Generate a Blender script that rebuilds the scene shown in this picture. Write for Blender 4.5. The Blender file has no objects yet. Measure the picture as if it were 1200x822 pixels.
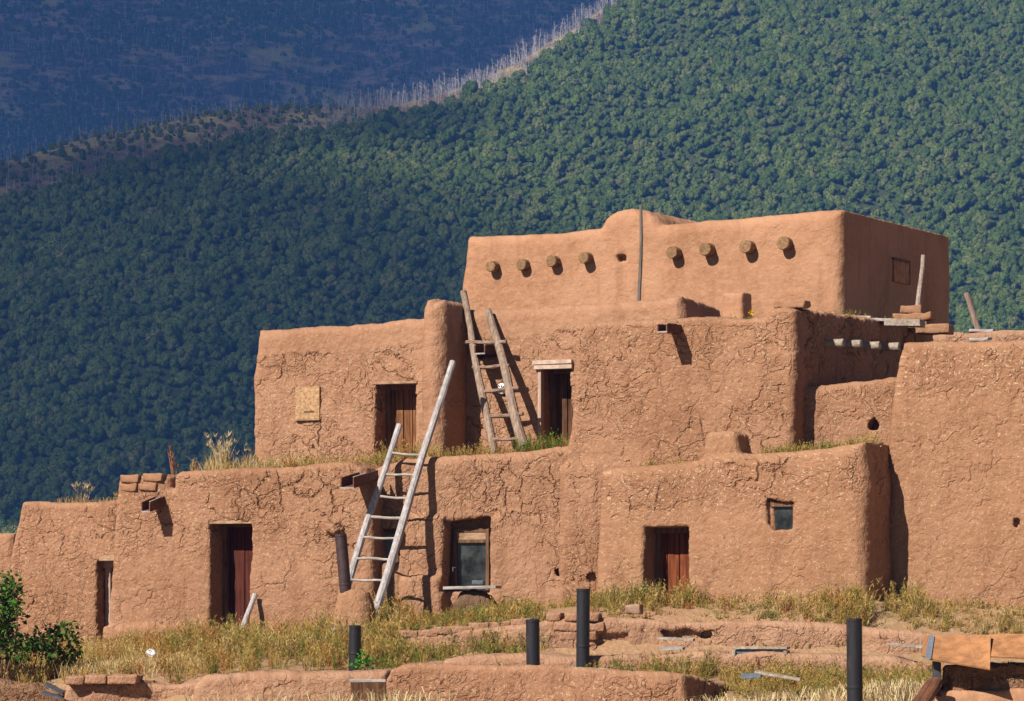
import bpy, bmesh, math, random
import numpy as np
from mathutils import Vector, Matrix

C = bpy.context.scene.collection
FP = 3900.0      # focal length in photo pixels (1200 px wide picture)
HR = 690.0       # photo row of the horizon
EYE = 1.7
rnd = random.Random(7)
RNG = np.random.default_rng(11)
SUN = Vector((-0.545, -0.545, 0.637)).normalized()

def at(px, py, Y):
    return Vector(((px-600)/FP*Y, Y, EYE+(HR-py)/FP*Y))

# ------------------------------------------------------------------ object helpers
def link(name, me, parent=None):
    o = bpy.data.objects.new(name, me); C.objects.link(o)
    if parent is not None:
        o.parent = parent
    return o
def tag(o, label=None, cat=None, group=None, kind=None):
    if label: o['label'] = label
    if cat: o['category'] = cat
    if group: o['group'] = group
    if kind: o['kind'] = kind
    return o
def thing(name, label, cat, loc, group=None):
    o = bpy.data.objects.new(name, None); C.objects.link(o)
    o.location = loc; o.empty_display_size = 0.3
    return tag(o, label, cat, group)
def base(o):
    v = Vector((0, 0, 0))
    while o is not None:
        v += Vector(o.location); o = o.parent
    return v

def np_mesh(name, V, F, mat, parent=None, smooth=True, origin=None, attrs=None, mats=None):
    """V (n,3) world coords, F (m,k) -> one mesh object whose coords are relative to its origin / parent"""
    off = np.array(base(parent) if parent is not None else (origin if origin is not None else (0, 0, 0)), dtype=np.float64)
    V = np.asarray(V, dtype=np.float64)-off
    me = bpy.data.meshes.new(name)
    k = F.shape[1]
    me.vertices.add(len(V)); me.vertices.foreach_set('co', V.astype(np.float32).ravel())
    me.loops.add(F.size); me.loops.foreach_set('vertex_index', F.astype(np.int32).ravel())
    me.polygons.add(len(F)); me.polygons.foreach_set('loop_start', np.arange(0, F.size, k, dtype=np.int32))
    if smooth: me.polygons.foreach_set('use_smooth', np.ones(len(F), dtype=bool))
    if attrs:
        for nm, (typ, dat) in attrs.items():
            a = me.attributes.new(nm, typ, 'POINT')
            if typ == 'FLOAT': a.data.foreach_set('value', np.asarray(dat, np.float32).ravel())
            else:
                a.data.foreach_set('color', np.asarray(dat, np.float32).ravel())
    me.update(calc_edges=True); me.validate()
    if mat: me.materials.append(mat)
    o = link(name, me, parent)
    if parent is None: o.location = off
    return o

class MB:
    """collects shapes in world coordinates, built as ONE mesh"""
    def __init__(s): s.bm = bmesh.new()
    def box(s, o, ax, ay, az, bev=0.0, jit=0.0):
        """corner o, edge vectors"""
        b = bmesh.new()
        o, ax, ay, az = map(Vector, (o, ax, ay, az))
        vs = [b.verts.new(o+ax*i+ay*j+az*k+Vector((rnd.uniform(-jit, jit), rnd.uniform(-jit, jit), rnd.uniform(-jit, jit)))) for i in (0, 1) for j in (0, 1) for k in (0, 1)]
        for q in ((0, 1, 3, 2), (4, 6, 7, 5), (0, 4, 5, 1), (2, 3, 7, 6), (0, 2, 6, 4), (1, 5, 7, 3)):
            b.faces.new([vs[i] for i in q])
        if ax.cross(ay).dot(az) < 0: bmesh.ops.reverse_faces(b, faces=b.faces)
        if bev: bmesh.ops.bevel(b, geom=b.edges[:], offset=bev, segments=2, affect='EDGES', profile=0.5)
        s._merge(b); return s
    def _merge(s, b):
        me = bpy.data.meshes.new('t'); b.to_mesh(me); b.free(); s.bm.from_mesh(me); bpy.data.meshes.remove(me)
    def tube(s, pts, radii, seg=10, wob=0.0, cap=True, flat=1.0):
        pts = [Vector(p) for p in pts]
        rings = []
        up = Vector((0.13, 0.31, 0.94)).normalized()
        for i, p in enumerate(pts):
            d = (pts[min(i+1, len(pts)-1)]-pts[max(i-1, 0)]).normalized()
            u = d.cross(up)
            if u.length < 0.1: u = d.cross(Vector((1, 0, 0)))
            u.normalize(); v = u.cross(d).normalized()
            r = radii[i] if hasattr(radii, '__len__') else radii
            ring = []
            for k in range(seg):
                a = 2*math.pi*k/seg
                rr = r*(1+rnd.uniform(-wob, wob))
                ring.append(s.bm.verts.new(p+u*math.cos(a)*rr+v*math.sin(a)*rr*flat))
            rings.append(ring)
        for a, b in zip(rings, rings[1:]):
            for k in range(seg):
                s.bm.faces.new((a[k], b[k], b[(k+1) % seg], a[(k+1) % seg]))
        if cap:
            s.bm.faces.new(rings[0]); s.bm.faces.new(list(reversed(rings[-1])))
        return s
    def disp(s, amp, scale=5.0):
        from mathutils import noise
        for v in s.bm.verts:
            v.co += noise.noise_vector(v.co*scale)*amp
        return s
    def sub(s, cuts=1):
        bmesh.ops.subdivide_edges(s.bm, edges=s.bm.edges[:], cuts=cuts, use_grid_fill=True); return s
    def build(s, name, mat, parent=None, smooth=False, origin=None):
        bmesh.ops.recalc_face_normals(s.bm, faces=s.bm.faces[:])
        off = base(parent) if parent is not None else Vector(origin if origin is not None else (0, 0, 0))
        for v in s.bm.verts: v.co -= off
        me = bpy.data.meshes.new(name); s.bm.to_mesh(me); s.bm.free()
        if smooth:
            for p in me.polygons: p.use_smooth = True
        me.materials.append(mat)
        o = link(name, me, parent)
        if parent is None: o.location = off
        return o

def stick(mb, a, b, r0, r1=None, n=7, bend=0.01, seg=9, wob=0.06):
    """a peeled pole: slightly crooked tapered tube"""
    a, b = Vector(a), Vector(b); r1 = r0 if r1 is None else r1
    d = b-a; pts = []; rad = []
    s = d.normalized().cross(Vector((0.3, 0.8, 0.2))).normalized(); q = s.cross(d.normalized())
    ph = rnd.uniform(0, 6)
    for i in range(n):
        t = i/(n-1)
        w = bend*math.sin(math.pi*t)
        pts.append(a+d*t+s*w*math.sin(ph+t*5)+q*w*math.cos(ph*1.7+t*4)); rad.append(r0+(r1-r0)*t)
    mb.tube(pts, rad, seg, wob)
    return mb

# ------------------------------------------------------------------ node helpers
def mat_new(name):
    m = bpy.data.materials.new(name); m.use_nodes = True
    nt = m.node_tree; nt.nodes.clear()
    return m, nt
def nd(nt, typ, ins=None, **props):
    n = nt.nodes.new(typ)
    for k, v in props.items(): setattr(n, k, v)
    if ins:
        for k, v in ins.items():
            s = n.inputs[k]
            if isinstance(v, bpy.types.NodeSocket): nt.links.new(v, s)
            else: s.default_value = v
    return n
def mth(nt, op, a, b=None, c=None, clamp=False):
    n = nt.nodes.new('ShaderNodeMath'); n.operation = op; n.use_clamp = clamp
    for i, v in enumerate((a, b, c)):
        if v is None: continue
        if isinstance(v, bpy.types.NodeSocket): nt.links.new(v, n.inputs[i])
        else: n.inputs[i].default_value = v
    return n.outputs[0]
def vmth(nt, op, a, b=None, scale=None):
    n = nt.nodes.new('ShaderNodeVectorMath'); n.operation = op
    for i, v in enumerate((a, b)):
        if v is None: continue
        if isinstance(v, bpy.types.NodeSocket): nt.links.new(v, n.inputs[i])
        else: n.inputs[i].default_value = v
    if scale is not None:
        if isinstance(scale, bpy.types.NodeSocket): nt.links.new(scale, n.inputs['Scale'])
        else: n.inputs['Scale'].default_value = scale
    return n.outputs[0]
def mapr(nt, v, a, b, c=0.0, d=1.0, smooth=True):
    n = nd(nt, 'ShaderNodeMapRange', {'Value': v, 'From Min': a, 'From Max': b, 'To Min': c, 'To Max': d})
    n.interpolation_type = 'SMOOTHSTEP' if smooth else 'LINEAR'
    n.clamp = True
    return n.outputs[0]
def noise(nt, vec, scale, detail=2.0, rough=0.5):
    return nd(nt, 'ShaderNodeTexNoise', {'Vector': vec, 'Scale': scale, 'Detail': detail, 'Roughness': rough})
def mix(nt, f, a, b):
    n = nt.nodes.new('ShaderNodeMix'); n.data_type = 'RGBA'
    for i, v in ((0, f), (6, a), (7, b)):
        if isinstance(v, bpy.types.NodeSocket): nt.links.new(v, n.inputs[i])
        else: n.inputs[i].default_value = v if i == 0 else (v[0], v[1], v[2], 1)
    return n.outputs[2]
def finish(nt, col, rough=0.9, height=None, bump=None, spec=0.2, normal=None, metallic=0.0, disp=None):
    ins = {'Base Color': col if isinstance(col, bpy.types.NodeSocket) else (col[0], col[1], col[2], 1),
           'Roughness': rough, 'Specular IOR Level': spec, 'Metallic': metallic}
    p = nd(nt, 'ShaderNodeBsdfPrincipled', ins)
    if bump is not None:
        b = nd(nt, 'ShaderNodeBump', {'Height': bump, 'Strength': 1.0, 'Distance': 1.0}); nt.links.new(b.outputs[0], p.inputs['Normal'])
    out = nd(nt, 'ShaderNodeOutputMaterial', {'Surface': p.outputs[0]})
    if disp is not None:
        d = nd(nt, 'ShaderNodeDisplacement', {'Height': disp, 'Midlevel': 0.0, 'Scale': 1.0})
        nt.links.new(d.outputs[0], out.inputs['Displacement'])
    return p

def noise2(nt, vec, scale, detail=2.0, rough=0.5):
    return nd(nt, 'ShaderNodeTexNoise', {'Vector': vec, 'Scale': scale, 'Detail': detail, 'Roughness': rough}, noise_dimensions='2D')
def vor2(nt, vec, scale, feature):
    return nd(nt, 'ShaderNodeTexVoronoi', {'Vector': vec, 'Scale': scale}, feature=feature, voronoi_dimensions='2D')
def adobe_mat(name, ca, cb, cc, crack=1.0, grit=1.0, straw=1.0, seed=0.0, lump=1.0):
    """sun-dried mud plaster: map cracks with lifted plates, lumps, grit and bits of straw.
    The pattern runs along the walls (which all face about the same way) and wraps round their sides."""
    m, nt = mat_new(name); m.displacement_method = 'BOTH'
    tc = nd(nt, 'ShaderNodeTexCoord').outputs['Object']
    hx = nd(nt, 'ShaderNodeVectorMath', {0: tc, 1: (1.28, 0.416, 0.0)}, operation='DOT_PRODUCT').outputs['Value']
    hz = nd(nt, 'ShaderNodeSeparateXYZ', {0: tc}).outputs[2]
    co = nd(nt, 'ShaderNodeCombineXYZ', {0: mth(nt, 'ADD', hx, seed*3.7), 1: mth(nt, 'ADD', hz, seed*2.1), 2: 0.0}).outputs[0]
    crk = nd(nt, 'ShaderNodeAttribute', attribute_name='crk').outputs['Fac']
    n1 = noise2(nt, co, 1.9, 3.0)
    n2 = noise2(nt, co, 8.0, 3.0, 0.6)
    w = vmth(nt, 'ADD', co, vmth(nt, 'SCALE', vmth(nt, 'SUBTRACT', n1.outputs['Color'], (0.5, 0.5, 0.5)), scale=0.70))
    w = vmth(nt, 'ADD', w, vmth(nt, 'SCALE', vmth(nt, 'SUBTRACT', n2.outputs['Color'], (0.5, 0.5, 0.5)), scale=0.17))
    w = vmth(nt, 'MULTIPLY', w, (1.0, 1.2, 1.0))
    v1 = vor2(nt, w, 2.3, 'DISTANCE_TO_EDGE').outputs['Distance']
    v1c = vor2(nt, w, 2.3, 'F1').outputs['Color']
    v2 = vor2(nt, w, 5.4, 'DISTANCE_TO_EDGE').outputs['Distance']
    v2n = vor2(nt, w, 5.4, 'F1')
    peb = vor2(nt, w, 12.5, 'F1').outputs['Distance']
    mk = noise2(nt, vmth(nt, 'ADD', co, (5, 2, 0)), 1.0, 3.0, 0.6)
    mk3 = nd(nt, 'ShaderNodeSeparateColor', {'Color': mk.outputs['Color']})
    ma = mapr(nt, mk3.outputs[0], 0.44, 0.60)
    mb = mapr(nt, mk3.outputs[1], 0.46, 0.60)
    brk = mapr(nt, mk3.outputs[2], 0.36, 0.56)
    c1 = mth(nt, 'MULTIPLY', mapr(nt, v1, 0.0, 0.075, 1.0, 0.0, False), mth(nt, 'MULTIPLY', mth(nt, 'MULTIPLY_ADD', ma, 0.75, 0.25), mth(nt, 'MULTIPLY_ADD', brk, 0.9, 0.1)))
    c2 = mth(nt, 'MULTIPLY', mapr(nt, v2, 0.0, 0.11, 1.0, 0.0, False), mb)
    tilt = nd(nt, 'ShaderNodeSeparateColor', {'Color': v1c})
    p1 = mth(nt, 'MULTIPLY', mth(nt, 'SUBTRACT', tilt.outputs[0], 0.5), mth(nt, 'MULTIPLY_ADD', ma, 0.6, 0.4))
    p2 = mth(nt, 'MULTIPLY', mth(nt, 'SUBTRACT', nd(nt, 'ShaderNodeSeparateColor', {'Color': v2n.outputs['Color']}).outputs[1], 0.5), mth(nt, 'MULTIPLY_ADD', mb, 0.65, 0.35))
    h = mth(nt, 'MULTIPLY', c1, -0.050*crack)
    h = mth(nt, 'MULTIPLY_ADD', c2, -0.018*crack, h)
    h = mth(nt, 'MULTIPLY_ADD', p1, 0.028*crack, h)
    h = mth(nt, 'MULTIPLY_ADD', p2, 0.015*crack, h)
    h = mth(nt, 'MULTIPLY_ADD', mth(nt, 'MULTIPLY', peb, peb), -0.009*crack, h)
    h = mth(nt, 'MULTIPLY', h, crk)
    h = mth(nt, 'MULTIPLY_ADD', mth(nt, 'SUBTRACT', noise2(nt, co, 4.6, 3.0, 0.55).outputs[0], 0.5), 0.045*lump, h)
    g1 = noise2(nt, co, 17.0, 4.0, 0.66).outputs[0]
    gm = mth(nt, 'MULTIPLY_ADD', crk, 0.5, 0.5)
    h = mth(nt, 'MULTIPLY_ADD', mth(nt, 'MULTIPLY', mth(nt, 'SUBTRACT', g1, 0.5), gm), 0.023*grit, h)
    # colour of the mud itself
    big = noise2(nt, vmth(nt, 'ADD', co, (3, 3, 3)), 0.55, 4.0, 0.6).outputs[0]
    fine = noise2(nt, vmth(nt, 'ADD', co, (1, 7, 3)), 9.0, 5.0, 0.7).outputs[0]
    col = mix(nt, mapr(nt, big, 0.36, 0.64), ca, cb)
    col = mix(nt, mth(nt, 'MULTIPLY', mapr(nt, fine, 0.38, 0.68), 0.55), col, cc)
    col = mix(nt, mth(nt, 'MULTIPLY', mth(nt, 'MULTIPLY', mapr(nt, tilt.outputs[2], 0.3, 0.95), crk), 0.30), col, (ca[0]*0.84, ca[1]*0.80, ca[2]*0.76))
    st = noise2(nt, nd(nt, 'ShaderNodeMapping', {'Vector': co, 'Scale': (2.6, 0.55, 1)}).outputs[0], 1.0, 4.0, 0.6).outputs[0]
    col = mix(nt, mth(nt, 'MULTIPLY', mapr(nt, st, 0.50, 0.70), 0.48), col, (cb[0]*0.80, cb[1]*0.76, cb[2]*0.74))
    if straw:
        for (sc, rot) in (((12, 50, 1), 0.35), ((13, 52, 1), 1.35), ((14, 56, 1), -0.75)):
            mp = nd(nt, 'ShaderNodeMapping', {'Vector': nd(nt, 'ShaderNodeMapping', {'Vector': co, 'Rotation': (0, 0, rot)}).outputs[0], 'Scale': sc})
            vv = vor2(nt, mp.outputs[0], 0.80, 'F1')
            rn = nd(nt, 'ShaderNodeSeparateColor', {'Color': vv.outputs['Color']})
            f = mth(nt, 'MULTIPLY', mapr(nt, vv.outputs['Distance'], 0.15, 0.30, 1, 0), mth(nt, 'GREATER_THAN', rn.outputs[0], 0.90))
            f = mth(nt, 'MULTIPLY', f, mth(nt, 'MULTIPLY_ADD', crk, 0.34*straw, 0.22*straw))
            col = mix(nt, f, col, (0.54, 0.41, 0.26))
    finish(nt, col, 0.95, spec=0.06, disp=h)
    return m

def wood_mat(name, ca, cb, axis=2, rough=0.85, scale=1.0, spec=0.15):
    m, nt = mat_new(name)
    tc = nd(nt, 'ShaderNodeTexCoord').outputs['Object']
    sc = [26.0*scale]*3; sc[axis] = 1.6*scale
    mp = nd(nt, 'ShaderNodeMapping', {'Vector': tc, 'Scale': sc}).outputs[0]
    g = noise(nt, mp, 1.0, 5.0, 0.65).outputs[0]
    b = noise(nt, tc, 4.0, 3.0).outputs[0]
    col = mix(nt, mapr(nt, g, 0.35, 0.68), ca, cb)
    col = mix(nt, mth(nt, 'MULTIPLY', mapr(nt, b, 0.45, 0.75), 0.5), col, (ca[0]*0.6, ca[1]*0.6, ca[2]*0.6))
    finish(nt, col, rough, spec=spec, bump=mth(nt, 'MULTIPLY', g, 0.006))
    return m
def plain_mat(name, col, rough=0.8, spec=0.3, metallic=0.0, var=0.25, scale=8.0, bump=0.004):
    m, nt = mat_new(name)
    tc = nd(nt, 'ShaderNodeTexCoord').outputs['Object']
    n = noise(nt, tc, scale, 5.0, 0.65).outputs[0]
    c = mix(nt, mapr(nt, n, 0.3, 0.7), (col[0]*(1-var), col[1]*(1-var), col[2]*(1-var)), (min(1, col[0]*(1+var)), min(1, col[1]*(1+var)), min(1, col[2]*(1+var))))
    finish(nt, c, rough, spec=spec, metallic=metallic, bump=mth(nt, 'MULTIPLY', n, bump))
    return m

def attr_mat(name, rough=0.9, transl=0.0):
    m, nt = mat_new(name)
    c = nd(nt, 'ShaderNodeAttribute', attribute_name='tint').outputs['Color']
    d = nd(nt, 'ShaderNodeBsdfDiffuse', {'Color': c})
    t = nd(nt, 'ShaderNodeBsdfTranslucent', {'Color': c})
    mx = nd(nt, 'ShaderNodeMixShader', {0: transl, 1: d.outputs[0], 2: t.outputs[0]})
    nd(nt, 'ShaderNodeOutputMaterial', {'Surface': mx.outputs[0]})
    return m

# ------------------------------------------------------------------ numpy noise
_lat = RNG.random((64, 64)).astype(np.float32)
def vn2(x, y):
    xi = np.floor(x).astype(int); yi = np.floor(y).astype(int)
    fx = x-xi; fy = y-yi
    fx = fx*fx*(3-2*fx); fy = fy*fy*(3-2*fy)
    a = _lat[xi & 63, yi & 63]; b = _lat[(xi+1) & 63, yi & 63]; c = _lat[xi & 63, (yi+1) & 63]; d = _lat[(xi+1) & 63, (yi+1) & 63]
    return (a*(1-fx)+b*fx)*(1-fy)+(c*(1-fx)+d*fx)*fy-0.5
def fbm2(x, y, o=3):
    s = 0; a = 1.0
    for i in range(o):
        s = s+a*vn2(x*2**i+17.3*i, y*2**i+5.1*i); a *= 0.5
    return s

# ------------------------------------------------------------------ walls and adobe blocks
class Wall:
    """a vertical plane through two points on the ground; u along it, w into the building"""
    def __init__(s, px0, Y0, px1, Y1):
        s.P = np.array([(px0-600)/FP*Y0, Y0]); q = np.array([(px1-600)/FP*Y1, Y1])
        s.t = (q-s.P)/np.linalg.norm(q-s.P); s.n = np.array([-s.t[1], s.t[0]])
    def off(s, w):
        o = object.__new__(Wall); o.t = s.t; o.n = s.n; o.P = s.P+s.n*w; return o
    def uz(s, px, py):
        dx = (px-600)/FP
        u = (dx*s.P[1]-s.P[0])/(s.t[0]-dx*s.t[1]); Y = s.P[1]+s.t[1]*u
        return u, EYE+(HR-py)/FP*Y
    def pos(s, u, w, z):
        return Vector((s.P[0]+s.t[0]*u+s.n[0]*w, s.P[1]+s.t[1]*u+s.n[1]*w, z))
    def pt(s, px, py, w=0.0):
        """the point seen at this pixel on the plane pushed in by w"""
        o = s.off(w); u, z = o.uz(px, py); return o.pos(u, 0, z)
    @property
    def T(s): return Vector((s.t[0], s.t[1], 0))
    @property
    def N(s): return Vector((s.n[0], s.n[1], 0))

def from_r(px0, Y0, px1, deg):
    """wall from a pixel and depth, turned deg clockwise, until the second pixel"""
    r = math.radians(deg); x0 = (px0-600)/FP*Y0; dx = (px1-600)/FP
    u = (dx*Y0-x0)/(math.cos(r)+dx*math.sin(r))
    return Wall(px0, Y0, px1, Y0-math.sin(r)*u)

def poly_sdf(P, X, Z):
    P = np.asarray(P, float); d = np.full(X.shape, 1e9); sgn = np.ones(X.shape)
    n = len(P)
    for i in range(n):
        a = P[i]; b = P[i-1]; e = b-a; wx = X-a[0]; wz = Z-a[1]
        t = np.clip((wx*e[0]+wz*e[1])/(e@e), 0, 1)
        d = np.minimum(d, (wx-e[0]*t)**2+(wz-e[1]*t)**2)
        c1 = Z >= a[1]; c2 = Z < b[1]; c3 = e[0]*wz > e[1]*wx
        fl = (c1 & c2 & c3) | (~c1 & ~c2 & ~c3)
        sgn = np.where(fl, -sgn, sgn)
    return (np.sqrt(d)*sgn).astype(np.float32)
def smax(a, b, k):
    h = np.maximum(k-np.abs(a-b), 0)/k
    return np.maximum(a, b)+h*h*k*0.25
def smin(a, b, k): return -smax(-a, -b, k)

def surface_nets(S, h):
    c = [S[i:S.shape[0]-1+i, j:S.shape[1]-1+j, k:S.shape[2]-1+k] for i in (0, 1) for j in (0, 1) for k in (0, 1)]
    neg = c[0] < 0; anyn = neg.copy(); alln = neg.copy()
    for q in c[1:]:
        m = q < 0; anyn |= m; alln &= m
    act = anyn & ~alln
    idx = np.argwhere(act); vid = np.full(act.shape, -1, np.int32); vid[act] = np.arange(len(idx))
    vals = np.stack([q[act] for q in c], 1)
    off = np.array([(i, j, k) for i in (0, 1) for j in (0, 1) for k in (0, 1)], float)
    acc = np.zeros((len(idx), 3)); cnt = np.zeros(len(idx))
    for a in range(8):
        for b in range(a+1, 8):
            if np.abs(off[a]-off[b]).sum() != 1: continue
            va, vb = vals[:, a], vals[:, b]; x = (va < 0) != (vb < 0)
            t = np.where(x, va/np.where(x, va-vb, 1), 0)
            acc += np.where(x[:, None], off[a]+(off[b]-off[a])*t[:, None], 0); cnt += x
    V = (idx+acc/cnt[:, None])*h
    quads = []
    I = S < 0
    for ax in range(3):
        b1, b2 = (ax+1) % 3, (ax+2) % 3
        A = np.moveaxis(I, (ax, b1, b2), (0, 1, 2)); W = np.moveaxis(vid, (ax, b1, b2), (0, 1, 2))
        ch = A[:-1, 1:-1, 1:-1] != A[1:, 1:-1, 1:-1]
        e = np.argwhere(ch); ins = A[:-1, 1:-1, 1:-1][ch]
        i, j, k = e[:, 0], e[:, 1]+1, e[:, 2]+1
        q = np.stack([W[i, j-1, k-1], W[i, j, k-1], W[i, j, k], W[i, j-1, k]], 1)
        q[~ins] = q[~ins][:, ::-1]
        quads.append(q)
    F = np.concatenate(quads); F = F[(F >= 0).all(1)]
    return V, F

def adobe(name, wall, poly, depth, mat, parent=None, adds=(), cuts=(), h=0.025, k=0.14, lean=0.02, wob=0.05,
          crk=1.0, bands=(), wslope=0.0, top_wob=0.03, seed=0.0, k2=0.06, origin=None, zref=None, rim=0.2):
    """one lump of adobe: outline poly (photo pixels on the wall plane) pushed back by depth, with rounded
    edges, smooth additions / cuts (poly, w0, w1[, k]) and a wavy face"""
    P = [wall.uz(*p) for p in poly]; P = np.array(P)
    wlo = min([0]+[a[1] for a in adds])-0.2; whi = depth+0.15
    u0, z0 = P.min(0)-0.25; u1, z1 = P.max(0)+0.25
    for a in adds:
        q = np.array([wall.off(a[1]).uz(*p) for p in a[0]]); u0 = min(u0, q[:, 0].min()-.2); u1 = max(u1, q[:, 0].max()+.2); z1 = max(z1, q[:, 1].max()+.2)
    us = np.arange(u0, u1, h); ws = np.arange(wlo, whi, h); zs = np.arange(z0, z1, h)
    U, Z = np.meshgrid(us, zs, indexing='ij')
    sx = seed*7.3
    wig = top_wob*fbm2(U*1.6+sx, Z*1.6+3, 3)
    wigz = top_wob*fbm2(U*1.9+sx+30, Z*1.3+8, 3)
    d2 = poly_sdf(P, U+wig, Z+wigz)
    wv = (wob*fbm2(U*0.9+sx, Z*0.9+11, 3)+lean*(Z-(P[:, 1].max()-1.3 if zref is None else zref))).astype(np.float32)
    W = ws.astype(np.float32)[None, :, None]
    D2 = d2[:, None, :]
    if wslope:
        D2 = np.empty((len(us), len(ws), len(zs)), np.float32)
        iz = np.arange(len(zs))
        for j, w in enumerate(ws):
            D2[:, j, :] = d2[:, np.clip(iz+int(round(wslope*max(w, 0)/h)), 0, len(zs)-1)]
    ww = W-wv[:, None, :]
    S = smax(D2, np.maximum(-ww, W-depth), k)
    for a in adds:
        kk = a[3] if len(a) > 3 else 0.08
        q = [wall.off(a[1]).uz(*p) for p in a[0]]
        da = poly_sdf(q, U+wig, Z+wigz)[:, None, :]
        S = smin(S, smax(da, np.maximum(a[1]-ww, ww-a[2]), a[4] if len(a) > 4 else 0.10), kk)
    for a in cuts:
        kk = a[3] if len(a) > 3 else k2
        q = [wall.uz(*p) for p in a[0]]
        dc = poly_sdf(q, U+wig*1.5, Z+wigz*1.5)[:, None, :]
        S = smax(S, -np.maximum(dc, np.maximum(a[1]-ww, ww-a[2])), kk)
    S = np.ascontiguousarray(np.broadcast_to(S, (len(us), len(ws), len(zs))))
    V, F = surface_nets(S, h)
    V += np.array([us[0], ws[0], zs[0]])
    keep = (V[F][:, :, 2].max(1) > P[:, 1].min()+0.02)     # the underside in the soil is not needed
    F = F[keep]
    used = np.unique(F); remap = np.full(len(V), -1); remap[used] = np.arange(len(used)); V = V[used]; F = remap[F]
    cr = np.full(len(V), crk, np.float32)
    for (bp, val, soft) in bands:
        q = [wall.uz(*p) for p in bp]
        s = poly_sdf(q, V[:, 0]+0.12*fbm2(V[:, 0]*2, V[:, 2]*2), V[:, 2]+0.10*fbm2(V[:, 0]*3+9, V[:, 2]*3))
        f = np.clip(0.5-s/soft, 0, 1); cr = cr*(1-f)+val*f
    s = poly_sdf(P, V[:, 0], V[:, 2]); cr = cr*np.where(V[:, 1] < .30, np.clip(-s/.16, rim, 1), np.clip((V[:, 1]-.30)/.2, rim, 1))
    X = np.stack([wall.P[0]+wall.t[0]*V[:, 0]+wall.n[0]*V[:, 1], wall.P[1]+wall.t[1]*V[:, 0]+wall.n[1]*V[:, 1], V[:, 2]], 1)
    return np_mesh(name, X, F, mat, parent, origin=origin, attrs={'crk': ('FLOAT', cr)})

def R4(x0, y0, x1, y1): return [(x0, y0), (x1, y0), (x1, y1), (x0, y1)]

def wbox(mb, wall, u0, u1, w0, w1, z0, z1, bev=0.006, jit=0.0):
    return mb.box(wall.pos(u0, w0, z0), wall.T*(u1-u0), wall.N*(w1-w0), (0, 0, z1-z0), bev, jit)
SUN_E=5.0; SKY_S=0.05; EXPO=0.61
HAZE_D=0.000185; HAZE_C=(0.13,0.37,1.0,1)
CLOUDS=[((-190,1990,300),1700,(430,430,90),1),((-116,800,72),5500,(128,172,40),2),((-140,945,138),3200,(115,62,30),3)]
# ------------------------------------------------------------------ materials
M_rough = adobe_mat('mud_plaster_cracked', (0.315, 0.163, 0.094), (0.269, 0.134, 0.073), (0.342, 0.191, 0.113), 1.0, 1.0, 1.0, 0.0)
M_rough_b = adobe_mat('mud_plaster_pale_cracked', (0.337, 0.178, 0.104), (0.296, 0.151, 0.085), (0.357, 0.204, 0.125), 1.0, 0.9, 0.8, 5.0)
M_fine = adobe_mat('mud_plaster_grainy', (0.321, 0.166, 0.094), (0.289, 0.147, 0.079), (0.356, 0.198, 0.113), 0.8, 1.15, 1.3, 2.0, 0.8)
M_smooth = adobe_mat('mud_plaster_smooth', (0.399, 0.209, 0.119), (0.325, 0.162, 0.087), (0.414, 0.227, 0.136), 0.35, 0.5, 0.25, 4.0, 0.7)
M_pink = adobe_mat('mud_plaster_weathered', (0.349, 0.195, 0.118), (0.303, 0.158, 0.092), (0.389, 0.234, 0.150), 0.9, 1.2, 0.6, 6.0, 1.1)
M_rubble = adobe_mat('mud_rubble', (0.242, 0.134, 0.076), (0.187, 0.097, 0.052), (0.296, 0.174, 0.106), 1.5, 2.2, 0.5, 8.0, 1.6)
M_brick = adobe_mat('mud_brick', (0.336, 0.177, 0.100), (0.283, 0.144, 0.078), (0.370, 0.211, 0.126), 0.0, 0.8, 0.6, 3.0, 0.5)
M_door_red = wood_mat('red_brown_planks', (0.055, 0.013, 0.008), (0.105, 0.028, 0.017))
M_door_rust = wood_mat('rust_brown_planks', (0.085, 0.021, 0.008), (0.21, 0.058, 0.021))
M_door_tan = wood_mat('weathered_tan_planks', (0.105, 0.038, 0.015), (0.29, 0.13, 0.056))
M_door_dark = wood_mat('dark_brown_planks', (0.05, 0.022, 0.011), (0.15, 0.07, 0.034))
M_frame = wood_mat('door_frame_wood', (0.10, 0.050, 0.027), (0.20, 0.11, 0.062))
M_frame_h = wood_mat('lintel_wood', (0.27, 0.15, 0.085), (0.42, 0.27, 0.17), axis=0)
M_white_h = wood_mat('whitewashed_lintel', (0.40, 0.28, 0.21), (0.55, 0.42, 0.33), axis=0)
M_white_v = wood_mat('whitewashed_post', (0.36, 0.23, 0.17), (0.48, 0.34, 0.27))
M_pole = wood_mat('peeled_grey_pole', (0.27, 0.235, 0.225), (0.47, 0.425, 0.405), rough=0.7)
M_rung = wood_mat('grey_rung', (0.30, 0.245, 0.205), (0.46, 0.40, 0.35), axis=0, rough=0.75)
M_pole_b = wood_mat('brown_weathered_pole', (0.19, 0.125, 0.088), (0.34, 0.25, 0.19), rough=0.85)
M_rung_b = wood_mat('brown_rung', (0.17, 0.10, 0.068), (0.30, 0.205, 0.15), axis=0)
M_pole_d = wood_mat('dark_grey_pole', (0.10, 0.082, 0.072), (0.20, 0.17, 0.15))
M_tube = plain_mat('brown_clay', (.13, .050, .024), .7, .3, 0, .3, 9.0, .003)
M_log = wood_mat('roof_log', (0.17, 0.092, 0.045), (0.32, 0.19, 0.095), axis=1)
M_log_w = wood_mat('bleached_log', (0.24, 0.185, 0.14), (0.42, 0.34, 0.27), axis=1)
M_spout = wood_mat('roof_spout_wood', (0.10, 0.042, 0.026), (0.19, 0.085, 0.052), axis=1)
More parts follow.
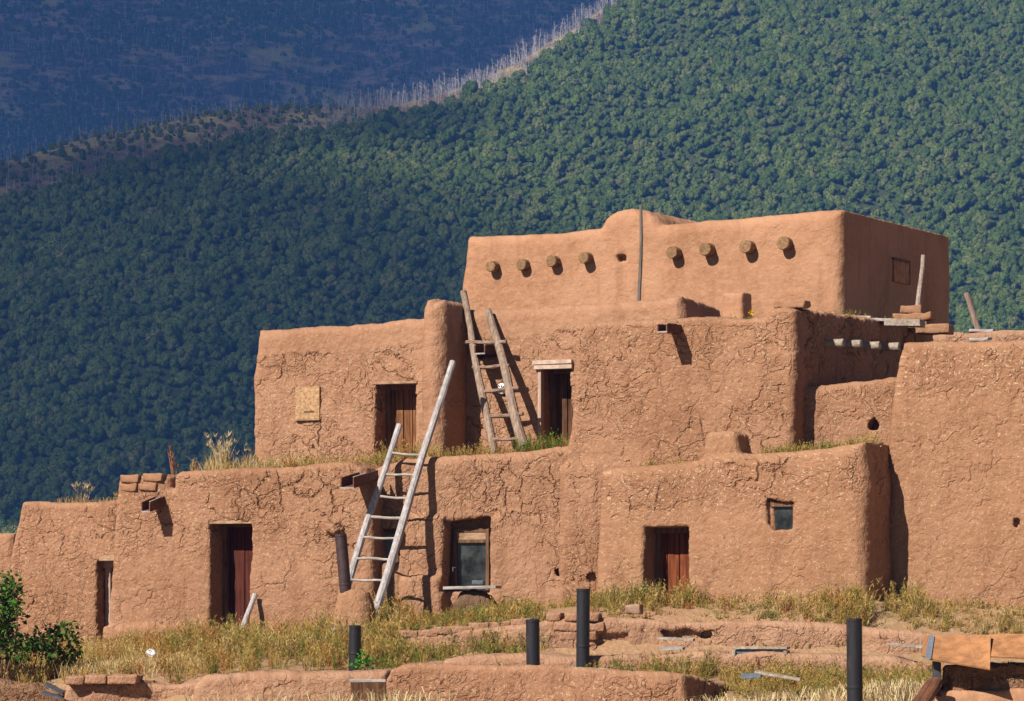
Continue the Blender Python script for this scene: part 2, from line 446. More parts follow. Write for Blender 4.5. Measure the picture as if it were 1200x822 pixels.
M_board = wood_mat('grey_board', (0.26, 0.225, 0.20), (0.42, 0.375, 0.34), axis=0)
M_osb = plain_mat('chip_board', (0.37, 0.22, 0.115), 0.85, 0.15, 0, 0.38, 24.0, 0.003)
M_ply = plain_mat('orange_plywood', (0.33, 0.150, 0.062), 0.75, 0.2, 0, 0.30, 7.0, 0.001)
def pipe_mat(name, c, rust, amt):
    m, nt = mat_new(name); tc = nd(nt, 'ShaderNodeTexCoord').outputs['Object']
    a_ = noise(nt, nd(nt, 'ShaderNodeMapping', {'Vector': tc, 'Scale': (9, 9, 2.2)}).outputs[0], 1.0, 5.0, .7).outputs[0]; b_ = noise(nt, tc, 40.0, 4.0, .7).outputs[0]
    cl = mix(nt, mth(nt, 'MULTIPLY', mapr(nt, a_, .5, .72), amt), c, rust); cl = mix(nt, mth(nt, 'MULTIPLY', mapr(nt, b_, .55, .75), .35), cl, (.10, .075, .06))
    finish(nt, cl, .5, spec=.4, metallic=.15, bump=mth(nt, 'MULTIPLY', a_, .006)); return m
M_pipe = pipe_mat('black_stovepipe', (.017, .017, .020), (.075, .045, .035), .6)
M_pipe_r = plain_mat('rusty_dark_stovepipe', (0.052, 0.030, 0.028), 0.55, 0.4, 0.2, 0.35, 9.0, 0.002)
M_metal = plain_mat('bare_metal', (0.62, 0.64, 0.66), 0.35, 0.5, 0.8, 0.1, 8.0, 0.0)
M_glass = plain_mat('dusty_dark_glass', (0.028, 0.030, 0.029), 0.30, 0.35, 0, 0.85, 4.0, 0.002)
M_glass_b = plain_mat('blue_grey_pane', (0.11, 0.15, 0.165), 0.4, 0.3, 0, 0.3, 5.0, 0.001)
M_white = plain_mat('white_paint', (0.78, 0.77, 0.74), 0.6, 0.3, 0, 0.12, 20.0, 0.001)
M_black = plain_mat('black_mark', (0.02, 0.02, 0.02), 0.7, 0.2, 0, 0.1, 8.0, 0.0)
M_stone = plain_mat('brown_stone', (0.30, 0.19, 0.125), 0.9, 0.2, 0, 0.35, 9.0, 0.02)
M_slate = plain_mat('dark_grey_stone', (0.085, 0.10, 0.115), 0.8, 0.3, 0, 0.3, 12.0, 0.006)
M_plastic = plain_mat('white_plastic_bag', (0.82, 0.84, 0.90), 0.35, 0.5, 0, 0.1, 20.0, 0.004)
M_tar = plain_mat('tar_paper', (0.06, 0.055, 0.06), 0.8, 0.2, 0, 0.3, 9.0, 0.004)
M_grass = attr_mat('grass_blades', transl=0.30)
M_leaf = attr_mat('leaves', transl=0.22)

# ------------------------------------------------------------------ ground
ctrl = [(-60, 772, 57), (0, 770, 56), (130, 766, 54.8), (300, 752, 53.4), (440, 732, 52.6), (560, 724, 52.3), (690, 712, 51.2), (800, 708, 50.0), (1015, 705, 48.3), (940, 706, 48.6), (880, 708, 48.9), (1040, 708, 49.2), (1200, 723, 48.0), (1300, 730, 47.5),
        (0, 794, 48.0), (150, 791, 47.8), (300, 784, 47.6), (430, 780, 47.4), (520, 774, 47.4),
        (620, 792, 45.9), (800, 797, 45.4), (1000, 803, 44.8), (1200, 808, 44.4),
        (0, 850, 45), (300, 850, 43), (600, 850, 41.6), (850, 838, 42.4), (900, 836, 42.0), (960, 828, 42.2), (1020, 818, 42.6), (1200, 826, 41), (900, 845, 40.2), (1000, 838, 39.8)]
wP1 = from_r(470, 48.7, 1300, 12); wP2 = from_r(530, 46.7, 1110, 12); wP3 = from_r(450, 44.2, 803, 20)
wP4 = from_r(224, 45.6, 452, 12); wP5 = from_r(60, 46.6, 236, 10); wP6 = from_r(-60, 47.0, 74, 10); wQ = from_r(1098, 41.2, 1300, 10)
_cx = []
for w_, xs_, rf, rb, db in ((wP1, range(520, 1300, 85), 772, None, 0), (wP3, (455, 560, 680, 795), 840, 790, 2.7), (wP4, (230, 300, 380, 448), 840, 792, .75), (wP5, (70, 120, 180, 232), 838, 796, .8), (wP6, (-50, 0, 60), 838, 797, 1.2)):
    for px in xs_:
        _cx.append(tuple(w_.pt(px, rf, -.12)))
        if rb: _cx.append(tuple(w_.pt(px, rb, db+.15)))
        else: _cx.append(tuple(w_.pt(px, float(np.interp(px, (470, 620, 700, 850, 1000, 1200, 1300), (744, 729, 722, 728, 734, 748, 751))), .55)))
cp = np.array([tuple(at(*c)) for c in ctrl])
cp = np.vstack([cp, _cx, [(-22, 62, .7), (0, 62, 1.5), (22, 62, 1.6), (-20, 30, .25), (0, 30, .3), (20, 30, .3), (22, 46, 1.1), (-22, 46, .55)]])
_D = np.linalg.norm(cp[:, None, :2]-cp[None, :, :2], axis=2)
_wt = np.linalg.solve(_D+np.eye(len(cp))*1e-6, cp[:, 2]-cp[:, 2].mean())
def ground_z(x, y):
    x = np.asarray(x, float); y = np.asarray(y, float)
    xc = np.clip(x, -20, 20); yc = np.clip(y, 31, 61)
    q = np.stack([xc.ravel(), yc.ravel()], 1)
    d = np.linalg.norm(q[:, None, :]-cp[None, :, :2], axis=2)
    z = (d@_wt+cp[:, 2].mean()).reshape(x.shape)
    z = np.where(y < 31, z*np.clip(y, 0, 31)/31, z)
    far = np.clip((y-61)/(700-61), 0, 1)
    z = z*(1-far)+9.0*far
    return z+0.05*fbm2(x*0.8, y*0.8, 3)
def gz(x, y): return float(ground_z(np.array([x]), np.array([y]))[0])

xs = np.unique(np.concatenate([np.linspace(-1300, -60, 22), np.linspace(-60, -20, 20), np.arange(-20, 20, .22), np.linspace(20, 60, 20), np.linspace(60, 1300, 22)]))
ys = np.unique(np.concatenate([np.linspace(-25, 30, 20), np.arange(30, 60, .22), np.linspace(60, 120, 30), np.linspace(120, 720, 30)]))
GX, GY = np.meshgrid(xs, ys, indexing='ij'); GZ = ground_z(GX, GY)
def grid_mesh(name, X, Y, Z, mat, attrs=None):
    n, m = X.shape
    V = np.stack([X.ravel(), Y.ravel(), Z.ravel()], 1)
    i = np.arange(n*m).reshape(n, m)
    Fq = np.stack([i[:-1, :-1], i[1:, :-1], i[1:, 1:], i[:-1, 1:]], -1).reshape(-1, 4)
    return np_mesh(name, V, Fq, mat, attrs=attrs)
mg, nt = mat_new('dry_soil')
tc = nd(nt, 'ShaderNodeTexCoord').outputs['Object']
a = noise(nt, tc, 0.6, 4.0, 0.6).outputs[0]; b = noise(nt, tc, 11.0, 5.0, 0.7).outputs[0]
col = mix(nt, mapr(nt, a, 0.35, 0.65), (0.34, 0.19, 0.105), (0.31, 0.195, 0.10))
col = mix(nt, mth(nt, 'MULTIPLY', mapr(nt, b, 0.45, 0.7), 0.7), col, (0.42, 0.30, 0.17))
finish(nt, col, 0.95, spec=0.05, bump=mth(nt, 'MULTIPLY', b, 0.05))
g = grid_mesh('ground', GX, GY, GZ, mg); tag(g, kind='structure')

# ------------------------------------------------------------------ house parts
def door(wall, parent, x0, x1, y0, y1, dep, mat, planks=4, frame=M_frame, handle=False, lintel=None, zlow=-0.35):
    """plank door set back in its opening, with posts and a head board; u range from pixels on the face"""
    ua, zt = wall.uz(x0, y0); ub, _ = wall.uz(x1, y0); _, zb = wall.uz((x0+x1)/2, y1); zb += zlow
    w = dep-0.07
    mb = MB(); n = planks; a = ua-0.04; d = (ub-ua+0.08)/n
    for i in range(n):
        wbox(mb, wall, a+d*i+.006, a+d*(i+1)-.006, w+rnd.uniform(0, .012), w+.05, zb, zt+.05, .006)
    wbox(mb, wall, a, a+d*n, w+.035, w+.06, zb, zt+.04, 0)
    dr = mb.build('door', mat, parent)
    mb = MB(); fw = .085
    wbox(mb, wall, ua-.015, ua+fw, w-.10, w-.005, zb, zt+.02, .008)
    fl = mb.build('door_post', frame, parent)
    mb = MB(); wbox(mb, wall, ub-.03, ub+.05, w-.10, w-.005, zb, zt+.02, .008); mb.build('door_post', frame, parent)
    mb = MB(); wbox(mb, wall, ua-.05, ub+.05, w-.11, w-.006, zt-.075, zt+.04, .008); mb.build('door_head', frame, parent)
    if handle:
        mb = MB(); u = ub-.13; z = zb+.35+1.02
        mb.tube([wall.pos(u+.12, w-.03, z), wall.pos(u, w-.035, z)], .012, 8); mb.tube([wall.pos(u+.10, w, z), wall.pos(u+.10, w-.04, z)], .014, 8)
        h = mb.build('handle', M_metal, dr)
    return dr

def spout(wall, parent, px, py, L, wd=0.19, ht=0.15, droop=0.10, mat=M_spout, rim=True):
    """open wooden roof drain sticking out of the wall; px,py = centre where it leaves the wall"""
    u, z = wall.uz(px, py)
    A = wall.T; N = -wall.N; d = (N*L+Vector((0, 0, -droop))); th = .022
    o = wall.pos(u-wd/2, 0.25, z-ht/2+droop*0.25/L)
    d2 = d*((L+.25)/L)
    mb = MB()
    mb.box(o, A*wd, d2, (0, 0, th), .004)
    mb.box(o+Vector((0, 0, th)), A*th, d2, (0, 0, ht-th), .004)
    mb.box(o+A*(wd-th)+Vector((0, 0, th)), A*th, d2, (0, 0, ht-th), .004)
    s = mb.build('roof_spout', mat, parent)
    if rim:
        mb = MB(); e = o+d2
        mb.box(e+Vector((0, 0, -.004))-d2.normalized()*.006, A*wd, d2.normalized()*.012, (0, 0, .022), .002)
        mb.box(e-d2*0.5+A*(wd-th)*1.0+Vector((0, 0, ht)), A*.03, d2*0.5, (0, 0, .012), .002)
        mb.build('bleached_edge', M_board, s)
    return s

def beam(wall, parent, px, py, L, r, mat=M_log, sink=0.3, droop=0.0, endmat=None):
    u, z = wall.uz(px, py)
    mb = MB(); p = [wall.pos(u, sink, z), wall.pos(u, -L*.5, z-droop*.5), wall.pos(u, -L+.012, z-droop), wall.pos(u, -L, z-droop)]
    mb.tube(p, [r, r, r, r*.9], 16, .035)
    return mb.build('roof_beam', mat, parent, smooth=False)

def house(label, wall, px, py, group=None, name='adobe_house', cat='adobe house'):
    u, _ = wall.uz(px, py); p = wall.pos(u, 0.3, 0); p.z = gz(p.x, p.y)
    return thing(name, label, cat, p, group)

# --- far left low house
wA = from_r(-40, 58.5, 14, 27)
hA = house('sliver of a low adobe house at the far edge, behind the shrub', wA, 0, 700)
adobe('wall', wA, [(-60, 627), (12, 624), (16, 700), (16, 790), (-60, 790)], 2.5, M_rough, hA, h=.04, seed=1)

wB = from_r(5, 56.0, 136, 24)
hB = house('low narrow adobe house with dry weeds on its roof and a slit of a doorway', wB, 60, 740)
adobe('wall', wB, [(24, 587), (70, 589), (134, 586), (150, 586), (150, 800), (2, 800), (6, 700), (12, 640)], 2.8, M_rough, hB,
      cuts=[(R4(114, 657, 150, 790), -1, 0.42)], k=.14, seed=2)
mb = MB(); ua, zt = wB.uz(116, 657); ub, _ = wB.uz(138, 657)
wbox(mb, wB, ua, ub, -.01, .10, zt-.01, zt+.08, .012); mb.build('lintel', M_frame_h, hB)
door(wB, hB, 115, 146, 660, 770, .42, M_door_dark, 3, M_white_v)

# --- long low house
wC = from_r(130, 54.2, 432, 24)
hC = house('long low adobe house with the dark red plank door and bricks on its roof corner', wC, 200, 750)
adobe('wall', wC, [(132, 600), (136, 562), (145, 558), (190, 556), (195, 560), (197, 572), (200, 572), (202, 556), (206, 552), (262, 549), (330, 547), (372, 543), (408, 541), (424, 548), (431, 562), (436, 640), (438, 780), (124, 800), (128, 690), (131, 620)], 3.0, M_rough, hC,
      cuts=[(R4(245, 612, 293, 790), -1, .58)],
      adds=[([(374, 611), (392, 611), (397, 622), (390, 629), (378, 624)], -.16, .2, .10), ([(120, 735), (240, 735), (240, 800), (120, 800)], -.10, .3, .12)],
      k=.16, seed=3, bands=[([(130, 640), (440, 640), (440, 790), (125, 790)], .42, .5), ([(140, 580), (430, 545), (430, 572), (140, 620)], 1.25, .15)])
door(wC, hC, 245, 293, 612, 748, .58, M_door_red, 4, M_frame, handle=True)
mb = MB(); ua, zt = wC.uz(245, 611); ub, _ = wC.uz(293, 611)
wbox(mb, wC, ua-.02, ub+.02, .03, .14, zt-.045, zt+.012, .008); mb.build('lintel', M_frame_h, hC)
spout(wC, hC, 186, 588, .42, .17, .16)
spout(wC, hC, 427, 560, .60, .24, .17, .10)

# --- middle house behind the ladder
wD = from_r(420, 52.8, 672, 14)
hD = house('adobe house wall behind the tall pale ladder, with a screened window and boulder', wD, 590, 720)
adobe('wall', wD, [(405, 560), (440, 548), (470, 538), (505, 535), (560, 533), (610, 529), (650, 523), (690, 521), (720, 521), (720, 790), (405, 790)], 2.5, M_rough_b, hD,
      cuts=[(R4(426, 621, 471, 660), -1, .12), ([(524, 612), (575, 606), (573, 694), (520, 694)], -1, .40), ([(650, 668), (664, 666), (663, 676), (652, 676)], -1, .16, .02)],
      adds=[([(405, 604), (520, 604), (522, 800), (405, 800)], -.10, .3, .06), ([(470, 676), (518, 674), (522, 800), (465, 800)], -.24, .3, .06),
            ([(410, 661), (452, 659), (468, 672), (470, 800), (405, 800)], -.20, .3, .08),
            ([(572, 612), (585, 600), (604, 596), (620, 603), (640, 606), (700, 640), (700, 790), (568, 790)], -.06, .3, .05)],
      k=.20, seed=4, bands=[([(400, 615), (700, 615), (700, 800), (400, 800)], .5, .3), ([(500, 530), (680, 525), (680, 600), (500, 610)], 1.2, .15)])
# window behind the ladder
o = wD.off(.03); ua, zt = o.uz(437, 623); ub, zb = o.uz(468, 658)
mb = MB(); wbox(mb, o, ua+.02, ub-.02, .03, .045, zb+.02, zt-.02, 0); wn = mb.build('window', M_glass_b, hD)
mb = MB()
for (q0, q1, r0, r1) in ((ua, ub, zb-.01, zb+.04), (ua, ub, zt-.045, zt+.01), (ua, ua+.045, zb+.04, zt-.045), (ub-.045, ub, zb+.04, zt-.045)):
    wbox(mb, o, q0, q1, -.005, .028, r0, r1, .004)
mb.build('window_frame', M_frame, wn)
# screened window
o = wD.off(.22); ua, zt = o.uz(531, 621); ub, zb = o.uz(573, 692)
mb = MB(); wbox(mb, o, ua+.03, ub-.03, .05, .065, zb, zt-.02, 0); wn = mb.build('window', M_glass, hD)
mb = MB(); tz = zt-.16
for (q0, q1, r0, r1) in ((ua, ub, zt-.04, zt+.02), (ua, ua+.055, zb, zt-.04), (ub-.055, ub, zb, zt-.04), (ua+.055, ub-.055, tz-.05, tz)):
    wbox(mb, o, q0, q1, 0, .045, r0, r1, .005)
mb.build('window_frame', M_frame, wn)
mb = MB(); wbox(mb, o, ua+.055, ub-.055, .012, .04, tz, zt-.04, .004); mb.build('top_panel', M_frame_h, wn)
mb = MB(); mb.tube([o.pos(ua+.0, -.02, zb+.30), o.pos(ua+.0, -.02, zb+.37)], .014, 8); mb.tube([o.pos(ua+.0, -.02, zb+.36), o.pos(ua+.05, -.02, zb+.36)], .01, 8); mb.build('latch', M_metal, wn)

# --- tall house in the middle (two storeys, right face in shade)
wE = from_r(655, 52.0, 931, 26)
hE = house('tall cracked adobe house, one wooden spout on its face, log ends on its shaded side', wE, 680, 712)
adobe('wall', wE, [(672, 379), (700, 376), (760, 373), (835, 371), (862, 373), (893, 371), (901, 362), (916, 359), (930, 363), (931, 420), (930, 560), (935, 780), (655, 780), (662, 640), (664, 560), (663, 530), (670, 450)], 6.6, M_rough, hE,
      k=.16, seed=5, wslope=-0.028, crk=1.0, wob=.07, bands=[([(690, 450), (920, 430), (920, 600), (690, 600)], .6, .6)],
      adds=[([(655, 545), (700, 545), (700, 780), (655, 780)], -.03, .4, .12)], cuts=[([(690, 673), (699, 671), (699, 681), (692, 682)], -1, .12, .02)])
spout(wE, hE, 791, 386, .50, .17, .13, .02)
# log ends on the shaded right side
uc, _ = wE.uz(931, 400)
pc = wE.pos(uc, 0, 0)
wEs = object.__new__(Wall); wEs.P = np.array([pc.x, pc.y]); wEs.t = wE.n.copy(); wEs.n = -wE.t.copy()
for px, py in ((968, 403), (989, 404), (1011, 406), (1034, 407)):
    b = beam(wEs, hE, px, py, .29, .068, M_log_w, .25)

# --- terrace wall between
wG = from_r(905, 50.9, 1060, 20)
hG = house('low adobe terrace wall between the two tall walls, pierced by one small dark hole', wG, 980, 700, name='adobe_wall', cat='adobe wall')
adobe('wall', wG, [(900, 452), (922, 449), (960, 450), (1000, 447), (1042, 442), (1070, 441), (1070, 780), (900, 780)], 3.2, M_rough, hG, seed=6, k=.16,
      cuts=[([(1024, 488), (1031, 497), (1028, 503), (1018, 503), (1017, 497)], -1, .35, .02)], bands=[([(900, 440), (1070, 440), (1070, 520), (900, 520)], .8, .1)])

# --- front block with door and small window
wF = from_r(694, 50.35, 1012, 27)
hF = house('low front adobe house with the rust red door and one tiny square window', wF, 850, 705)
adobe('wall', wF, [(700, 551), (715, 548), (760, 545), (800, 542), (826, 534), (848, 531), (870, 531), (905, 530), (950, 526), (985, 521), (1010, 517), (1014, 560), (1014, 780), (694, 780), (696, 650)], 1.55, M_fine, hF,
      cuts=[(R4(754, 618, 806, 780), -1, .56), ([(902, 588), (928, 590), (928, 621), (906, 623)], -1, .20, .03), ([(896, 584), (906, 590), (908, 622), (900, 616)], -1, .10, .04)],
      adds=[([(823, 511), (829, 506), (856, 505), (863, 509), (867, 540), (820, 540)], .10, .62, .05)],
      k=.26, seed=7, crk=.30, bands=[([(695, 545), (1014, 510), (1014, 575), (870, 590), (695, 605)], 1.2, .3)], wob=.07)
door(wF, hF, 755, 806, 619, 707, .56, M_door_rust, 4, M_frame)
ua, zt = wF.uz(901, 590); ub, zb = wF.uz(928, 622)
mb = MB(); wbox(mb, wF, ua-.03, ub+.03, .155, .17, zb-.03, zt+.03, 0); wn = mb.build('window', M_glass, hF)
mb = MB(); wbox(mb, wF, ua-.02, ub+.02, .10, .15, zt-.05, zt+.03, .004); wbox(mb, wF, ub-.03, ub+.03, .10, .15, zb, zt-.05, .004); mb.build('window_frame', M_frame, wn)

# --- right tall wall
wH = from_r(1036, 49.35, 1260, 22)
hH = house('tall plain windowless adobe house front filling the right edge', wH, 1100, 715)
adobe('wall', wH, [(1056, 402), (1090, 400), (1140, 401), (1200, 398), (1260, 396), (1260, 790), (1040, 790), (1038, 600), (1040, 520), (1046, 450)], 3.2, M_fine, hH, k=.17, seed=8, crk=.33, wob=.06,
      bands=[([(1040, 395), (1260, 395), (1260, 452), (1040, 462)], 1.3, .25)],
      cuts=[([(1040, 703), (1260, 722), (1260, 730), (1040, 709)], -1, .09, .03), ([(1188, 607), (1196, 608), (1195, 618), (1189, 618)], -1, .12, .02)])

# --- second storey left house with buttress
wI = from_r(297, 55.9, 500, 25)
hI = house('second-storey adobe house with weathered tan door, boarded window and pillar buttress', wI, 400, 540)
adobe('wall', wI, [(300, 387), (317, 386), (360, 383), (420, 379), (470, 374), (505, 371), (512, 371), (515, 800), (293, 800), (295, 540), (294, 440)], 3.2, M_rough_b, hI, h=.026, k=.18, seed=9, crk=1.15,
      cuts=[(R4(440, 449, 487, 560), -1, .52)],
      adds=[([(491, 360), (494, 350), (501, 348), (506, 352), (511, 350), (516, 354), (518, 368), (519, 600), (488, 600)], -.70, .4, .03, .26)],
      bands=[([(296, 375), (493, 360), (493, 402), (420, 411), (360, 414), (296, 417)], .06, .06), ([(489, 340), (540, 340), (540, 560), (489, 560)], .28, .08)])
door(wI, hI, 440, 487, 451, 540, .52, M_door_tan, 5, M_frame)
mb = MB(); ua, zt = wI.uz(440, 449); ub, _ = wI.uz(488, 449)
wbox(mb, wI, ua-.06, ub+.01, -.01, .12, zt-.025, zt+.02, .006); mb.build('lintel', M_frame_h, hI)
mb = MB(); ua, zt = wI.uz(347, 454); ub, zb = wI.uz(375, 491)
wbox(mb, wI, ua, ub, -.024, .12, zb, zt, .004); bw = mb.build('window_board', M_osb, hI)
mb = MB(); wbox(mb, wI, ua-.005, ub+.005, -.04, .1, zb-.025, zb-.003, .004); mb.build('sill', M_frame_h, hI)
mb = MB(); wbox(mb, wI, ua+.16, ub-.10, -.033, -.02, zb+.11, zb+.135, .003); mb.build('latch', M_frame, bw)

# --- recessed second storey house with smooth parapet
wK = from_r(528, 54.6, 798, 27)
hK = house('second-storey adobe house set back behind the brown ladder, with smooth plastered parapet', wK, 600, 520)
adobe('wall', wK, [(524, 362), (560, 362), (620, 359), (700, 355), (760, 350), (795, 347), (800, 372), (800, 800), (524, 800)], 1.75, M_rough_b, hK, k=.19, seed=10, crk=.9, wslope=0.06,
      cuts=[(R4(632, 431, 668, 560), -1, .52), ([(583, 449), (590, 446), (596, 452), (595, 462), (588, 466), (581, 460)], -1, .14, .03), ([(558, 402), (584, 400), (586, 417), (560, 420)], -1, .22, .03)],
      bands=[([(520, 340), (800, 340), (800, 385), (668, 387), (630, 392), (590, 398), (560, 398), (520, 402)], .05, .06)])
door(wK, hK, 633, 668, 432, 522, .52, M_door_dark, 4, M_frame)
mb = MB(); ua, zt = wK.uz(628, 432); ub, _ = wK.uz(672, 432)
wbox(mb, wK, ua, ub, -.07, .12, zt-.02, zt+.055, .006, .004); wbox(mb, wK, ua-.03, ub, -.085, .12, zt+.058, zt+.12, .006, .004); mb.build('lintel', M_white_h, hK)
mb = MB(); _, zb = wK.uz(632, 540); wbox(mb, wK, ua+.04, ua+.10, -.02, .10, zb, zt-.022, .006); mb.build('door_post', M_white_v, hK)
spout(wK, hK, 577, 410, .45, .20, .14, .03, M_spout)

# --- top house
wL = from_r(541, 62.4, 985, 29)
hL = house('smooth topmost adobe house with a row of round log ends and a humped roof', wL, 800, 700)
adobe('wall', wL, [(544, 276), (600, 275), (660, 271), (700, 266), (706, 254), (718, 246), (735, 243), (752, 246), (766, 255), (772, 263), (850, 256), (920, 250), (975, 245), (985, 245), (986, 300), (987, 760), (532, 760), (537, 350)], 5.3, M_smooth, hL,
      h=.04, k=.24, seed=11, crk=.30, lean=.012, wob=.05, top_wob=.02, cuts=[([(722, 299), (733, 298), (732, 306), (728, 305), (724, 308)], -1, .2, .02)])
for px, py, r in ((580, 313, .105), (615, 311, .11), (651, 307, .11), (689, 303, .108), (792, 297, .112), (831, 293, .12), (878, 290, .12), (922, 286, .122)):
    beam(wL, hL, px, py, rnd.uniform(.15, .20), r, M_log, .3)
uc, _ = wL.uz(986, 300); pc = wL.pos(uc, 0, 0)
wLs = object.__new__(Wall); wLs.P = np.array([pc.x, pc.y]); wLs.t = wL.n.copy(); wLs.n = -wL.t.copy()
ua, zt = wLs.uz(1045, 305); ub, zb = wLs.uz(1063, 334)
mb = MB(); wbox(mb, wLs, ua, ub, -.045, .10, zb, zt, .004); wn = mb.build('window_board', M_ply, hL)
mb = MB(); wbox(mb, wLs, ua-.03, ub+.04, -.055, .1, zt+.004, zt+.05, .008); wbox(mb, wLs, ub+.004, ub+.04, -.055, .1, zb, zt, .008); mb.build('window_frame', M_frame, hL)

# --- roof chimney block, far roof wall
wM = from_r(844, 53.0, 872, 27)
m = adobe('adobe_chimney', wM, [(845, 343), (869, 342), (871, 400), (844, 400)], .45, M_smooth, None, h=.025, k=.08, seed=12, crk=.2, wob=.02, origin=wM.pt(858, 400, .2))
tag(m, 'square smooth adobe chimney stub on the flat roof, before the topmost house', 'chimney')
wN = from_r(1080, 57.5, 1290, 16)
hN = house('low adobe wall far back beside the leaning post, topped by flat stones', wN, 1150, 700, name='adobe_wall', cat='adobe wall')
adobe('wall', wN, [(1070, 395), (1110, 389), (1130, 390), (1200, 386), (1290, 384), (1290, 780), (1070, 780)], 1.2, M_pink, hN, h=.04, k=.12, seed=13)
# ------------------------------------------------------------------ ladders
def ladder(label, wall, wfun, poles, rungs, pm, rm, extra=()):
    a = wall.pt(poles[0][2], poles[0][3], wfun(poles[0][3]))
    b = wall.pt(poles[1][2], poles[1][3], wfun(poles[1][3]))
    c = (a+b)/2
    t = thing('ladder', label, 'ladder', c)
    for (x0, y0, x1, y1, r0, r1, bend) in poles:
        mb = MB(); stick(mb, wall.pt(x1, y1, wfun(y1)), wall.pt(x0, y0, wfun(y0)), r1, r0, 9, bend, 10, .05); mb.build('ladder_pole', pm, t)
    for (x0, y0, x1, y1, r, over) in rungs:
        p = wall.pt(x0, y0, wfun(y0)); q = wall.pt(x1, y1, wfun(y1)); d = (q-p).normalized()
        mb = MB(); stick(mb, p-d*over-wall.N*.03, q+d*over-wall.N*.03, r, r*.9, 6, .014, 8, .08); mb.build('rung', rm, t)
    return t
L1w = lambda row: -0.10-1.25*(row-535)/190
ladder('tall pale ladder of peeled poles leaning from the weeds against the lower roof edge', wD, L1w,
       [(468, 498, 398, 716, .050, .062, .02), (531, 424, 437, 727, .052, .068, .02)],
       [(459.6, 531, 495, 534, .022, .05), (451.6, 556, 488, 557.5, .021, .03), (443, 582, 479, 584, .022, .03), (435.5, 606, 473, 607.5, .026, .02), (426, 630, 464, 631, .022, .04),
        (418, 655, 456, 656, .023, .02), (411, 679.5, 448, 680.6, .021, .03), (404, 705, 441, 706, .020, .03)], M_pole, M_rung)
L2w = lambda row: -0.10-0.80*(row-372)/150
ladder('thick brown weathered ladder leaning against the smooth parapet of the second storey', wK, L2w,
       [(543, 342, 580, 534, .054, .066, .02), (572, 364, 614, 524, .060, .086, .03), (590, 440, 609, 524, .022, .024, .01)],
       [(547, 401.5, 592.5, 401, .036, .03), (556, 431, 596.5, 428.5, .032, .02), (566, 459, 607, 455.5, .033, .03), (571, 488.5, 612, 485.5, .035, .03), (578, 516, 611, 513.5, .03, .02)], M_pole_b, M_rung_b)

# ------------------------------------------------------------------ things by the house fronts
# white disc in its niche behind the brown ladder
t = thing('disc', 'round white disc with black markings in the niche behind the brown ladder', 'ornament', wK.pt(588, 466, .02))
c = wK.pt(588.5, 456, .03); ax = (-wK.N+Vector((-.15, 0, .15))).normalized()
mb = MB(); mb.tube([c, c+ax*.03, c+ax*.042], [.092, .092, .08], 24); mb.build('disc_face', M_white, t)
sx = ax.cross(Vector((0, 0, 1))).normalized(); sy = sx.cross(ax)
mb = MB()
for (a0, b0, a1, b1) in ((-.05, -.02, .0, .05), (.01, -.06, .05, .01), (-.02, -.05, .02, -.01), (.02, .03, .05, .05), (-.06, .01, -.045, .035)):
    p = c+ax*.044+sx*a0+sy*b0; q = c+ax*.044+sx*a1+sy*b1; d = (q-p); s_ = d.normalized().cross(ax)*.011
    mb.box(p-s_, d, s_*2, ax*.003)
mb.build('markings', M_black, t)
# white plank in the drain hole
mb = MB(); p = wK.pt(561, 411.5, -.10); q = wK.pt(576, 410.5, -.10); mb.box(p, q-p, wK.N*.3, (0, 0, .035), .004)
o = mb.build('plank', M_board, None, origin=p); tag(o, 'short white plank end under the roof spout behind the brown ladder', 'plank')

# clay chimney with a leaning stovepipe
wX = from_r(380, 50.2, 440, 14)
o = adobe('clay_hearth', wX, [(391, 695), (401, 689), (414, 689), (425, 694), (431, 708), (433, 745), (433, 770), (385, 770), (386, 718)], .55, M_fine, None, h=.02, k=.22, seed=21, crk=.3, wob=.03, lean=.06, origin=wX.pt(408, 745, .2))
tag(o, 'squat rounded clay hearth holding up the rusty leaning stovepipe', 'clay hearth')
def stovepipe(label, p0, p1, r, mat, seam=None, group=None):
    p0, p1 = Vector(p0), Vector(p1); d = p1-p0
    t = thing('stovepipe', label, 'stovepipe', p0, group)
    mb = MB(); e = d.normalized()
    mb.tube([p0, p0+d*.3, p0+d*.7, p1-e*.03, p1, p1, p1-e*.25], [r, r, r, r*1.0, r*1.0, r*.90, r*.88], 24, 0.0, cap=False)
    mb.build('pipe', mat, t, smooth=False)
    mb = MB(); q = p1-e*.03
    mb.tube([q-e*.012, q-e*.008, q+e*.008, q+e*.012], [r*.99, r*1.05, r*1.05, r*.99], 24, cap=False); mb.build('rim', mat, t)
    if seam:
        q = p0+d*seam
        mb = MB(); mb.tube([q-e*.02, q-e*.012, q+e*.012, q+e*.02], [r*.99, r*1.06, r*1.06, r*.99], 24, cap=False); mb.build('seam_ring', mat, t)
    # long lock seam down the side
    sd_ = e.cross(Vector((.4, -.8, .2))).normalized()*r*1.0
    mb = MB(); mb.box(p0+sd_-sd_.normalized()*.004, d*.97, sd_.normalized()*.010, sd_.normalized().cross(e)*.016); mb.build('lock_seam', mat, t)
    return t
stovepipe('rusty dark stovepipe leaning out of the squat clay hearth by the tall ladder', wX.pt(406, 705, .22), wX.pt(399, 626, .22), .088, M_pipe_r, .25)
def vpipe(label, px, y0, y1, Y, r, seam=None):
    p1 = at(px, y0, Y); p0 = Vector((p1.x-(rnd.uniform(-.02, .02)), Y+rnd.uniform(-.02, .02), min(at(px, y1, Y).z, gz(p1.x, Y))-.1))
    return stovepipe(label, p0, p1, r, M_pipe, seam)
vpipe('short black stovepipe standing in the weeds before the clay hearth', 416.2, 733, 790, 46.4, .082, .5)
